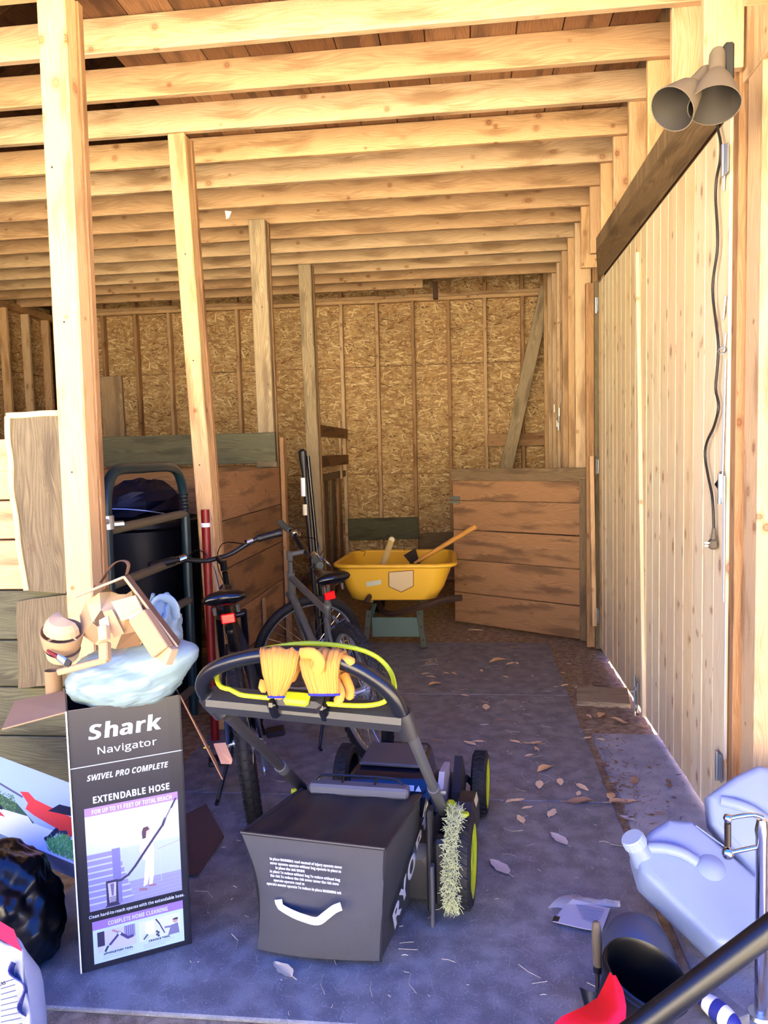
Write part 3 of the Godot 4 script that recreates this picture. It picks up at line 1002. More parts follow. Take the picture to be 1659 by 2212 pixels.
	mb.box(Transform3D(Basis(), lp + Vector3(0, 0.04, 0)), Vector3(0.008, 0.1, 0.06), 0.002)
	obj("plate", mb, M.galv, t)
	mb = MB.new()
	mb.box(Transform3D(Basis(), lp + Vector3(-0.004, -0.055, 0)), Vector3(0.012, 0.07, 0.06), 0.002)
	mb.tube([lp + Vector3(-0.015, 0.0, 0.02), lp + Vector3(-0.015, -0.06, 0.02)], 0.006, 6)
	obj("bolt", mb, M.galv, t)

	# rubber mats
	var seams := [-5.90, -4.622, -3.20, -1.872]
	for i in 3:
		var xa := -1.42
		mb = MB.new()
		mb.box(Transform3D(Basis(), Vector3((xa + 0.575) / 2, -0.0075, (seams[i] + seams[i + 1]) / 2)), Vector3(0.575 - xa, 0.015, seams[i + 1] - seams[i] - 0.007), 0.004)
		tag(obj("rubber_mat", mb, M.rubber), ["black rubber stall mat under the wheelbarrow legs, dusty brown", "black rubber stall mat between wheelbarrow and mower, strewn with dry leaves", "black rubber stall mat under the mower and vacuum box"][i], "rubber mat", "rubber stall mats on the floor")

# ------------------------------------------------------------------ wheelbarrow
func rrect(cx: float, cz: float, hx: float, hz: float, y: float, r: float, back := 1.0, n := 6) -> Array:
	# rounded rectangle ring; back scales the width at the far side
	var out := []
	for q in 4:
		var sx: float = [1, -1, -1, 1][q]
		var sz: float = [1, 1, -1, -1][q]
		for k in n + 1:
			var a := PI / 2 * q + PI / 2 * k / n
			var z := sz * (hz - r) + r * sin(a)
			var x := (sx * (hx - r) + r * cos(a))
			x *= lerpf(back, 1.0, (z / hz + 1.0) / 2.0)
			out.append(Vector3(cx + x, y, cz + z))
	return out
func build_wheelbarrow():
	var yel := mat(Color(0.95, 0.74, 0.20), 0.45)
	var c := Vector3(-0.615, 0, -6.12)
	var t := thing("wheelbarrow", "yellow plastic wheelbarrow with green steel legs before the brown stall door", "wheelbarrow", Vector3(-0.6, 0, -6.0))
	var mb := MB.new()
	var spec := [[0.30, 0.24, 0.355, 0.10, 0.10], [0.335, 0.285, 0.365, 0.12, 0.075], [0.385, 0.34, 0.45, 0.12, 0.04], [0.445, 0.41, 0.625, 0.12, 0.0]]
	var rings := []
	for s in spec:
		rings.append(rrect(c.x + 0.03 - s[4] * 0.2, c.z + s[4], s[0], s[1], s[2], s[3], 0.93))
	mb.loft(rings, true, false)
	var inner := []
	for i in range(3, -1, -1):
		var s: Array = spec[i]
		inner.append(rrect(c.x + 0.03 - s[4] * 0.2, c.z + s[4], s[0] - 0.008, s[1] - 0.008, s[2] + 0.008, s[3], 0.93))
	mb.loft(inner, false, true)
	obj("tray", mb, yel, t, 50.0)
	mb = MB.new()
	var lip := rrect(c.x + 0.03, c.z, 0.462, 0.425, 0.632, 0.13, 0.93, 8)
	mb.tube(lip, 0.022, 8, true, false, Vector3.UP, 0.8)
	obj("rim", mb, yel, t, 60.0)
	# stickers on the near side
	mb = MB.new()
	var front := func(u: float, v: float) -> Vector3:
		# the near side slopes from z -5.80 at the base to -5.71 at the rim
		var p := on_z(u, v, -5.75)
		var f := clampf((p.y - 0.36) / 0.27, 0.0, 1.0)
		return on_z(u, v, lerpf(-5.765, -5.708, f) + 0.014)
	var sh := [[840, 1236], [893, 1232], [893, 1266], [867, 1279], [840, 1267]]
	var pts := []
	for s in sh:
		pts.append(front.call(s[0], s[1]))
	for i in range(1, 4):
		mb.tri(pts[0], pts[i], pts[i + 1], Vector2(pts[0].x, pts[0].y) * 4.0, Vector2(pts[i].x, pts[i].y) * 4.0, Vector2(pts[i + 1].x, pts[i + 1].y) * 4.0)
	obj("shield_sticker", mb, mat(Color(0.88, 0.78, 0.58), 0.7), t)
	mb = MB.new()
	for i in 5:
		mb.tube([pts[i], pts[(i + 1) % 5]], 0.003, 6)
	obj("sticker_border", mb, mat(Color(0.55, 0.36, 0.12), 0.6), t)
	mb = MB.new()
	mb.quad(front.call(791, 1257), front.call(823, 1252), front.call(824, 1262), front.call(792, 1268))
	obj("paper_label", mb, mat(Color(0.85, 0.86, 0.72), 0.7), t)
	# cracks in the far side
	for cr in [[[752, 1170], [757, 1182], [770, 1187], [788, 1192]], [[878, 1171], [872, 1180], [874, 1190]], [[790, 1190], [782, 1210], [776, 1218]]]:
		var l := []
		for p in cr:
			var q := on_z(p[0], p[1], -6.48)
			l.append(on_z(p[0], p[1], lerpf(-6.36, -6.51, clampf((q.y - 0.36) / 0.27, 0, 1))))
		mb = MB.new()
		mb.tube(l, 0.0025, 5)
		obj("crack", mb, mat(Color(0.35, 0.24, 0.06), 0.9), t)
	# undercarriage
	var green := mat(Color(0.36, 0.45, 0.38), 0.55, 0.2)
	var rustgreen := mat(Color(0.32, 0.33, 0.25), 0.65, 0.2)
	var zf := -5.68
	for s in 2:
		var top := on_z([797, 903][s], [1318, 1312][s], zf)
		var bot := on_z([789, 917][s], [1398, 1404][s], zf)
		bot.y = 0.012
		board(t, "leg", top, bot, 0.042, 0.012, Vector3(1, 0, 0), rustgreen)
		board(t, "rear_leg", top + Vector3(0, -0.02, -0.34), bot + Vector3(-0.02, 0, -0.03), 0.036, 0.01, Vector3(1, 0, 0), green)
		for k in 3:
			var mbb := MB.new()
			mbb.lathe(Transform3D(Basis(Vector3.RIGHT, Vector3(0, 0, 1), Vector3.UP), top.lerp(bot, 0.15 + 0.33 * k) + Vector3(0, 0, 0.008)), [Vector2(0, 0.004), Vector2(0.007, 0.003), Vector2(0.008, 0)], 8)
			obj("bolt", mbb, M.nail, t)
	mb = MB.new()
	var q0 := on_z(803, 1334, zf)
	var q1 := on_z(906, 1376, zf)
	mb.box(Transform3D(Basis(), Vector3((q0.x + q1.x) / 2, (q0.y + q1.y) / 2, zf - 0.008)), Vector3(q1.x - q0.x, q0.y - q1.y, 0.006), 0.002)
	obj("leg_brace", mb, green, t)
	var hl := on_z(792, 1298, -5.50)
	var hr := on_z(997, 1291, -5.52)
	board(t, "handle", hl, Vector3(-0.83, 0.31, -6.9), 0.042, 0.035, Vector3.UP, M.darkwood, 0.012)
	mb = MB.new()
	mb.tube(curve([hr, on_z(955, 1297, -5.56), on_z(905, 1312, -5.62), on_z(830, 1322, -5.9), Vector3(-0.9, 0.29, -6.9)], 0.06), 0.024, 8)
	obj("handle", mb, M.darkwood, t)
	mb = MB.new()
	mb.lathe(Transform3D(Basis(Vector3(0, 1, 0), Vector3(1, 0, 0), Vector3(0, 0, 1)), Vector3(-0.86, 0.17, -7.0)), [Vector2(0, -0.03), Vector2(0.1, -0.03), Vector2(0.12, -0.045), Vector2(0.16, -0.04), Vector2(0.17, 0), Vector2(0.16, 0.04), Vector2(0.12, 0.045), Vector2(0.1, 0.03), Vector2(0, 0.03)], 24)
	obj("wheel", mb, M.tyre, t)
	# things lying in the tray
	var a := on_z(825, 1226, -5.95)
	var b := on_z(846, 1166, -6.05)
	t = thing("clear_stick", "short clear plastic stick poking out of the yellow wheelbarrow tray", "stick", a)
	mb = MB.new()
	mb.tube([a + (a - b) * 1.2, b], 0.024, 8, false, true, Vector3(0, 0, 1), 0.4)
	obj("blade", mb, mat(Color(0.72, 0.62, 0.38), 0.3), t)
	mb = MB.new()
	mb.lathe(Transform3D(Basis(Vector3.RIGHT, Vector3(0, 0, 1), Vector3.UP), b), [Vector2(0, 0.014), Vector2(0.022, 0.012), Vector2(0.028, 0.0), Vector2(0.022, -0.012)], 12)
	obj("end_knob", mb, mat(Color(0.75, 0.68, 0.5), 0.3), t)
	a = on_z(897, 1216, -6.05)
	b = on_z(1027, 1137, -5.80)
	t = thing("hatchet", "hatchet with a tan wooden handle lying across the yellow wheelbarrow tray", "hatchet", a)
	mb = MB.new()
	mb.tube([a, a.lerp(b, 0.5), b, b + (b - a) * 0.012], [0.017, 0.019, 0.022, 0.014], 10)
	obj("handle", mb, mat(Color(0.80, 0.57, 0.27), 0.45), t)
	mb = MB.new()
	var hx := (b - a).normalized()
	mb.prism(Transform3D(Basis(hx, Vector3.UP.slide(hx).normalized(), hx.cross(Vector3.UP).normalized()), a), v2([-0.045, -0.03, 0.04, -0.02, 0.04, 0.03, 0.055, 0.10, -0.06, 0.10, -0.04, 0.03]), 0.025)
	obj("axe_head", mb, M.nail, t, 20.0)

# ------------------------------------------------------------------ bicycles (x forward, y up, z to the right; origin where the rear tyre stands)
func wheel(parent: Node3D, called: String, c: Vector3, ax: Basis, R: float, tyre_r: float, rimm: Material, tread: int) -> Node3D:
	var w := Node3D.new()
	w.name = called
	parent.add_child(w, true)
	w.transform = Transform3D(ax, c)
	org[w] = Vector3.ZERO
	var lay := Transform3D(Basis(Vector3(1, 0, 0), Vector3(0, 0, 1), Vector3(0, -1, 0)), Vector3.ZERO)   # lathe axis along z
	var mb := MB.new()
	var prof := []
	for k in 13:
		var a := TAU * k / 12.0
		prof.append(Vector2(R - tyre_r + tyre_r * cos(a), tyre_r * 0.95 * sin(a)))
	mb.lathe(lay, prof, 56)
	obj("tyre", mb, M.tyre, w, 60.0)
	if tread > 0:
		mb = MB.new()
		for k in tread:
			for row in 3:
				var an := TAU * (k + 0.5 * (row % 2)) / tread
				var tilt: float = [-0.8, 0.0, 0.8][row]
				var d := Vector3(cos(an), sin(an), 0)
				var tg := Vector3(-sin(an), cos(an), 0)
				var nrm := (d * cos(tilt) + Vector3(0, 0, 1) * sin(tilt)).normalized()
				var pos := d * (R - tyre_r) + nrm * tyre_r
				mb.box(Transform3D(Basis(tg, nrm, tg.cross(nrm)), pos), Vector3(R * TAU / tread * 0.62, 0.008, 0.013), 0.0)
		var o := obj("tread_blocks", mb, M.tyre, w, 0.0)
		o.set_meta("kind", "stuff")
	mb = MB.new()
	var rr := R - tyre_r * 2.0
	mb.lathe(lay, [Vector2(rr + 0.008, -0.012), Vector2(rr + 0.008, 0.012), Vector2(rr - 0.006, 0.011), Vector2(rr - 0.012, 0.0), Vector2(rr - 0.006, -0.011), Vector2(rr + 0.008, -0.012)], 56)
	obj("rim", mb, rimm, w, 50.0)
	mb = MB.new()
	mb.tube([Vector3(0, 0, -0.045), Vector3(0, 0, -0.03), Vector3(0, 0, 0.03), Vector3(0, 0, 0.045)], [0.012, 0.02, 0.02, 0.012], 12)
	mb.tube([Vector3(0, 0, -0.06), Vector3(0, 0, 0.06)], 0.006, 8)
	obj("hub", mb, M.galv, w)
	mb = MB.new()
	for k in 32:
		var a := TAU * k / 32.0
		var s := 1.0 if k % 2 else -1.0
		var b := a + (0.45 if (k / 2) % 2 else -0.45)
		mb.tube([Vector3(cos(b) * 0.02, sin(b) * 0.02, s * 0.028), Vector3(cos(a) * (rr - 0.008), sin(a) * (rr - 0.008), 0)], 0.0013, 4, false, false)
	var sp := obj("spokes", mb, M.chrome, w, 60.0)
	sp.set_meta("kind", "stuff")
	return w
func part_node(parent: Node3D, called: String, t: Transform3D) -> Node3D:
	var n := Node3D.new()
	n.name = called
	parent.add_child(n, true)
	n.transform = t
	org[n] = Vector3.ZERO
	return n
func saddle(parent: Node3D, top: Vector3, m: Material, sm: Material):
	var rings := []
	for i in 13:
		var f := i / 12.0
		var x := -0.13 + 0.27 * f
		var hw := lerpf(0.086, 0.02, smoothstep(0.1, 0.75, f)) * (1.0 if i > 0 else 0.72)
		var hh := lerpf(0.036, 0.02, f) * (1.0 if i > 0 and i < 12 else 0.5)
		var y := 0.012 * pow(absf(f - 0.5) * 2.0, 2.0)
		var ring := []
		for k in 14:
			var a := TAU * k / 14.0
			ring.append(top + Vector3(x, y - 0.02 + hh * (sin(a) if sin(a) > 0 else 0.75 * sin(a)), hw * cos(a)))
		rings.append(ring)
	var mb := MB.new()
	mb.loft(rings)
	obj("saddle", mb, m, parent, 70.0)
	mb = MB.new()
	for s: float in [-1.0, 1.0]:
		mb.tube(curve([top + Vector3(-0.09, -0.035, s * 0.04), top + Vector3(-0.04, -0.06, s * 0.022), top + Vector3(0.04, -0.06, s * 0.02), top + Vector3(0.11, -0.03, s * 0.008)], 0.02), 0.0035, 6)
		mb.lathe(Transform3D(Basis(), top + Vector3(-0.085, -0.06, s * 0.045)), [Vector2(0.009, -0.015), Vector2(0.009, 0.015)], 8)
	obj("saddle_springs", mb, sm, parent)
func bicycle(called: String, label: String, t: Transform3D, steer: float, C: Dictionary) -> Node3D:
	var b := local_thing(called, label, "bicycle", t)
	var R := 0.335
	var hub_r := Vector3(0, R, 0)
	var hub_f := Vector3(1.04, R, 0)
	var bb := Vector3(0.43, 0.29, 0)
	var st := Vector3(0.27, 0.70, 0)
	var hb := Vector3(0.865, 0.66, 0)
	var ht := Vector3(0.825, 0.80, 0)
	wheel(b, "rear_wheel", hub_r, Basis(), R, 0.027, C.rim, 64)
	# frame
	var mb := MB.new()
	mb.tube([bb, st, st + (st - bb).normalized() * 0.03], 0.017, 12)
	mb.tube([st + Vector3(0.01, -0.03, 0), ht + Vector3(0.0, -0.03, 0)], [0.017, 0.02], 12)
	mb.tube([bb, hb], [0.024, 0.022], 12)
	mb.tube([hb + (hb - ht) * 0.1, ht], 0.023, 12)
	mb.tube([bb + Vector3(0, 0, -0.045), bb + Vector3(0, 0, 0.045)], 0.022, 12)
	for s: float in [-1.0, 1.0]:
		mb.tube([bb + Vector3(-0.03, 0, s * 0.028), Vector3(0.2, 0.3, s * 0.05), hub_r + Vector3(0, 0, s * 0.062)], 0.010, 8)
		mb.tube([st + Vector3(-0.01, -0.05, s * 0.02), Vector3(0.13, 0.55, s * 0.05), hub_r + Vector3(0, 0, s * 0.062)], 0.009, 8)
	obj("frame", mb, C.frame, b)
	# lettering on the down tube and the top tube
	if C.has("text"):
		var along := (hb - bb).normalized()
		var upv := along.cross(Vector3(0, 0, -1)).normalized()
		for s: float in [-1.0, 1.0]:
			var xdir := along * s
			var nz := Vector3(0, 0, s)
			lettering(b, C.text, Transform3D(Basis(xdir, nz.cross(xdir), nz), bb.lerp(hb, 0.55) + nz * 0.0235), 0.032, C.textm, true)
	mb = MB.new()
	var sdir := (st - bb).normalized()
	mb.tube([st, st + sdir * 0.14], 0.0135, 10)
	mb.lathe(Transform3D(Basis(), st + Vector3(0, 0.01, 0)), [Vector2(0.019, -0.015), Vector2(0.022, 0), Vector2(0.019, 0.015)], 12)
	obj("seat_post", mb, C.post, b)
	var top := st + sdir * 0.14 + Vector3(0, 0.05, 0)
	saddle(b, top, M.blackgloss, C.springs)
	# reflector behind the seat post
	mb = MB.new()
	var rp := st + sdir * 0.075 + Vector3(-0.035, 0, 0)
	mb.box(Transform3D(Basis(), rp), Vector3(0.014, 0.04, 0.055), 0.005)
	obj("reflector", mb, mat(Color(0.85, 0.03, 0.05), 0.15), b)
	mb = MB.new()
	mb.tube([rp + Vector3(0.005, 0, 0), rp + Vector3(0.04, 0, 0)], 0.006, 6)
	mb.lathe(Transform3D(Basis(), rp + Vector3(0.035, 0, 0)), [Vector2(0.016, -0.008), Vector2(0.016, 0.008)], 12)
	obj("reflector_bracket", mb, M.black, b)
	# drive
	mb = MB.new()
	var lay := Transform3D(Basis(Vector3(1, 0, 0), Vector3(0, 0, 1), Vector3(0, -1, 0)), bb + Vector3(0, 0, 0.05))
	mb.lathe(lay, [Vector2(0.02, 0), Vector2(0.09, 0.0), Vector2(0.092, 0.004), Vector2(0.09, 0.006), Vector2(0.02, 0.006)], 30)
	for s: float in [-1.0, 1.0]:
		mb.tube([bb + Vector3(0, 0, s * 0.05), bb + Vector3(s * 0.1, -0.135, s * 0.075)], [0.013, 0.009], 8)
	obj("crankset", mb, C.rim, b)
	for s: float in [-1.0, 1.0]:
		mb = MB.new()
		mb.box(Transform3D(Basis(), bb + Vector3(s * 0.1, -0.135, s * 0.125)), Vector3(0.09, 0.022, 0.085), 0.006)
		obj("pedal", mb, M.black, b)
	mb = MB.new()
	mb.tube([bb + Vector3(0, 0.09, 0.055), hub_r + Vector3(0, 0.04, 0.05), hub_r + Vector3(-0.035, 0.0, 0.05), hub_r + Vector3(0.01, -0.06, 0.052), hub_r + Vector3(0.03, -0.12, 0.055), bb + Vector3(0, -0.09, 0.055)], 0.004, 6)
	obj("chain", mb, M.nail, b)
	mb = MB.new()
	for k in 5:
		mb.lathe(Transform3D(Basis(Vector3(1, 0, 0), Vector3(0, 0, 1), Vector3(0, -1, 0)), hub_r + Vector3(0, 0, 0.03 + 0.005 * k)), [Vector2(0.012, 0), Vector2(0.05 - 0.005 * k, 0), Vector2(0.05 - 0.005 * k, 0.002), Vector2(0.012, 0.002)], 20)
	obj("sprocket_cassette", mb, M.galv, b)
	mb = MB.new()
	mb.tube([hub_r + Vector3(0.0, -0.02, 0.065), hub_r + Vector3(0.02, -0.07, 0.06), hub_r + Vector3(0.035, -0.14, 0.06)], [0.012, 0.014, 0.009], 8)
	for p in [Vector3(0.012, -0.065, 0.056), Vector3(0.035, -0.14, 0.056)]:
		mb.lathe(Transform3D(Basis(Vector3(1, 0, 0), Vector3(0, 0, 1), Vector3(0, -1, 0)), hub_r + p), [Vector2(0, -0.004), Vector2(0.022, -0.003), Vector2(0.022, 0.003), Vector2(0, 0.004)], 14)
	obj("derailleur", mb, M.galv, b)
	mb = MB.new()
	mb.tube([bb + Vector3(-0.05, -0.01, -0.03), Vector3(0.30, 0.10, -0.11), Vector3(0.27, 0.012, -0.15), Vector3(0.23, 0.012, -0.155)], 0.008, 8)
	obj("kickstand", mb, M.black, b)
	# steered parts
	var axis := (ht - hb).normalized()
	var turn := Basis(axis, steer)
	var sn := part_node(b, "front_fork", Transform3D(turn, ht - turn * ht))
	mb = MB.new()
	mb.tube([ht + axis * 0.07, hb], 0.014, 10)
	mb.tube([hb + Vector3(0, -0.02, -0.06), hb + Vector3(0, -0.02, 0.06)], 0.016, 10)
	for s: float in [-1.0, 1.0]:
		mb.tube([hb + Vector3(0, -0.01, s * 0.062), hb.lerp(hub_f, 0.5) + Vector3(0, 0, s * 0.062), hub_f + Vector3(0, 0, s * 0.062)], [0.016, 0.017, 0.012], 10)
	obj("fork_legs", mb, C.fork, sn)
	wheel(b, "front_wheel", turn * (hub_f - ht) + ht, turn, R, 0.027, C.rim, 0)
	mb = MB.new()
	var clamp_ := ht + axis * 0.11
	var bar := clamp_ + Vector3(0.085, 0.025, 0)
	mb.tube([clamp_, bar], 0.014, 10)
	mb.lathe(Transform3D(Basis(Vector3.RIGHT, axis, Vector3.RIGHT.cross(axis)), clamp_), [Vector2(0, 0.022), Vector2(0.018, 0.02), Vector2(0.019, -0.03), Vector2(0, -0.03)], 12)
	obj("stem", mb, C.post, sn)
	mb = MB.new()
	mb.tube(curve([bar + Vector3(-0.045, 0.05, -0.31), bar + Vector3(-0.02, 0.045, -0.2), bar + Vector3(0.0, 0.005, -0.07), bar + Vector3(0.0, 0.0, 0.0), bar + Vector3(0.0, 0.005, 0.07), bar + Vector3(-0.02, 0.045, 0.2), bar + Vector3(-0.045, 0.05, 0.31)], 0.02), 0.0115, 10)
	obj("handlebar", mb, M.black, sn)
	for s: float in [-1.0, 1.0]:
		mb = MB.new()
		var ga := bar + Vector3(-0.025, 0.046, s * 0.205)
		var gb := bar + Vector3(-0.046, 0.05, s * 0.325)
		var pts := []
		var rad := []
		for k in 11:
			pts.append(ga.lerp(gb, k / 10.0))
			rad.append(0.0185 + (0.0012 if k % 2 else -0.0008) + (0.002 if k > 7 else 0.0))
		mb.tube(pts, rad, 12)
		obj("grip", mb, C.grip, sn)
		mb = MB.new()
		var lv := bar + Vector3(-0.012, 0.043, s * 0.165)
		mb.lathe(Transform3D(Basis(Vector3(1, 0, 0), Vector3(0, 0, 1), Vector3(0, -1, 0)), lv), [Vector2(0.012, -0.018), Vector2(0.019, -0.016), Vector2(0.019, 0.016), Vector2(0.012, 0.018)], 10)
		mb.tube(curve([lv + Vector3(0.02, -0.008, -s * 0.005), lv + Vector3(0.05, -0.012, s * 0.03), lv + Vector3(0.052, -0.012, s * 0.1)], 0.01), 0.006, 8)
		obj("brake_lever", mb, M.chrome, sn)
	mb = MB.new()
	for s: float in [-1.0, 1.0]:
		mb.tube(curve([bar + Vector3(0.02, 0.03, s * 0.15), bar + Vector3(0.09, 0.05, s * 0.06), bar + Vector3(0.08, -0.05, s * 0.01), hb + Vector3(0.02, 0.02, s * 0.03)], 0.03), 0.0025, 5)
	obj("brake_cable", mb, M.blackgloss, sn)
	return b
func lettering(parent: Node3D, s: String, t: Transform3D, height: float, m: Material, bold := false, slant := 0.0, squeeze := 1.0, depth := 0.0008, called := "lettering") -> MeshInstance3D:
	var f := SystemFont.new()
	f.font_names = PackedStringArray(["Droid Sans"])
	f.font_weight = 700 if bold else 400
	var tm := TextMesh.new()
	tm.font = f
	tm.font_size = 32
	tm.pixel_size = height / 23.0
	tm.depth = depth
	tm.text = s
	tm.curve_step = 2.0
	tm.material = m
	var o := MeshInstance3D.new()
	o.name = called
	o.mesh = tm
	parent.add_child(o, true)
	var bs := t.basis * Basis(Vector3(squeeze, 0, 0), Vector3(slant, 1, 0), Vector3(0, 0, 1))
	o.transform = Transform3D(bs, t.origin - org.get(parent, Vector3.ZERO))
	return o
func lean(at: Vector3, heading: Vector3, left: float, size: float) -> Transform3D:
	var x := Vector3(heading.x, 0, heading.z).normalized()
	var z := x.cross(Vector3.UP)
	var bs := Basis(x, Vector3.UP, z)
	return Transform3D(bs * Basis(Vector3(1, 0, 0), -deg_to_rad(left)) * Basis.from_scale(Vector3.ONE * size), at)
func build_bikes():
	var dark := mat(Color(0.035, 0.035, 0.04), 0.3)
	var grey := mat(Color(0.42, 0.43, 0.42), 0.35, 0.5)
	bicycle("mountain_bicycle", "black bicycle with a red seat reflector, leaning beside the tubular gate", lean(Vector3(-0.872, 0.012, -2.893), Vector3(-0.309, 0, -0.951), 5.8, 1.05), deg_to_rad(16.0), {"frame": dark, "fork": dark, "rim": M.black, "post": dark, "grip": M.black, "springs": M.black})
	var b2 := bicycle("mountain_bicycle", "grey mountain bicycle with silver rims, its front wheel turned beside the wheelbarrow", lean(Vector3(-0.51, 0.012, -3.57), Vector3(-0.51, 0, -0.86), 7.0, 1.02), deg_to_rad(-90.0), {"frame": grey, "fork": grey, "rim": M.galv, "post": grey, "grip": mat(Color(0.3, 0.32, 0.28), 0.7), "springs": M.nail, "text": "ROCK", "textm": M.black})
	# upright black pole with stickers behind the second bicycle
	var a := on_z(653, 975, -5.05)
	var b := on_z(667, 1135, -5.05)
	var dir := (a - b) / (a.y - b.y)
	var t := thing("black_pole", "upright black plastic pole with two white stickers behind the grey bicycle", "pole", b - dir * b.y)
	var mb := MB.new()
	mb.tube([b - dir * b.y, b, a - dir * 0.14, a - dir * 0.05, a, a + dir * 0.015], [0.016, 0.017, 0.017, 0.028, 0.028, 0.01], 12, false, true, Vector3(0, 0, 1), 0.8)
	obj("shaft", mb, M.black, t)
	mb = MB.new()
	mb.tube([b - dir * b.y + Vector3(0.04, 0, 0), b + Vector3(0.04, 0, 0), a + Vector3(0.037, -0.03, 0)], 0.013, 10)
	obj("second_shaft", mb, M.blackgloss, t)
	for k in 2:
		var p := on_z([656, 660][k], [1052, 1101][k], -5.05)
		mb = MB.new()
		mb.lathe(Transform3D(Basis(), p), [Vector2(0.0175, -0.062 if k == 0 else -0.037), Vector2(0.0192, -0.06 if k == 0 else -0.035), Vector2(0.0192, 0.06 if k == 0 else 0.035), Vector2(0.0175, 0.062 if k == 0 else 0.037)], 14)
		obj("sticker", mb, M.white if k == 0 else mat(Color(0.85, 0.82, 0.7), 0.6), t)

# ------------------------------------------------------------------ lawn mower with its bag, and the gloves on its handle
var mo := Vector3(-0.304, 0, -2.443)
var md := Vector3(0.0914, 0, -0.9958)
var mr := Vector3(0.9958, 0, 0.0914)
func mw(x: float, y: float, f: float) -> Vector3:
	return mo + mr * x + md * f + Vector3.UP * y
func on_plane(u: float, v: float, p: Vector3, n: Vector3) -> Vector3:
	var d := ray(u, v)
	return EYE + d * ((p - EYE).dot(n) / d.dot(n))
func patch(a: Vector3, b: Vector3, c: Vector3, d: Vector3, bulge: Callable, nu := 14, nv := 14) -> Array:
	# a b along u (top), d c along u (bottom)
	var n := (b - a).cross(d - a).normalized()
	var g := []
	for i in nu + 1:
		var row := []
		for j in nv + 1:
			var u := float(i) / nu
			var v := float(j) / nv
			var p := a.lerp(b, u).lerp(d.lerp(c, u), v)
			row.append(p + n * bulge.call(u, v))
		g.append(row)
	return g
func mower_wheel(parent: Node3D, c: Vector3, R: float, w: float, side: float, lime: Material):
	var wn := part_node(parent, "wheel", Transform3D(Basis(mr * side, Vector3.UP, (mr * side).cross(Vector3.UP)), c - org.get(parent, Vector3.ZERO)))
	var lay := Transform3D(Basis(Vector3(0, 0, 1), Vector3(1, 0, 0), Vector3(0, 1, 0)), Vector3.ZERO)
	var mb := MB.new()
	mb.lathe(lay, [Vector2(R * 0.72, -w * 0.5), Vector2(R * 0.92, -w * 0.5), Vector2(R, -w * 0.36), Vector2(R, w * 0.36), Vector2(R * 0.93, w * 0.5), Vector2(R * 0.74, w * 0.46), Vector2(R * 0.72, w * 0.38)], 36)
	obj("tyre", mb, M.tyre, wn, 35.0)
	mb = MB.new()
	var n := 26
	for k in n:
		var an := TAU * k / n
		var d := Vector3(0, cos(an), sin(an))
		var tg := Vector3(0, -sin(an), cos(an))
		for s: float in [-1.0, 1.0]:
			var ax := (Vector3(1, 0, 0) * s + tg * 0.55).normalized()
			mb.box(Transform3D(Basis(ax, d, ax.cross(d)), d * R + Vector3(s * w * 0.2, 0, 0)), Vector3(w * 0.42, 0.009, R * 0.085), 0.0015)
	obj("tread_blocks", mb, M.tyre, wn, 0.0).set_meta("kind", "stuff")
	mb = MB.new()
	mb.lathe(lay, [Vector2(0, w * 0.44), Vector2(R * 0.2, w * 0.46), Vector2(R * 0.25, w * 0.36), Vector2(R * 0.62, w * 0.34), Vector2(R * 0.70, w * 0.50), Vector2(R * 0.78, w * 0.5)], 32)
	obj("wheel_cover", mb, lime, wn, 30.0)
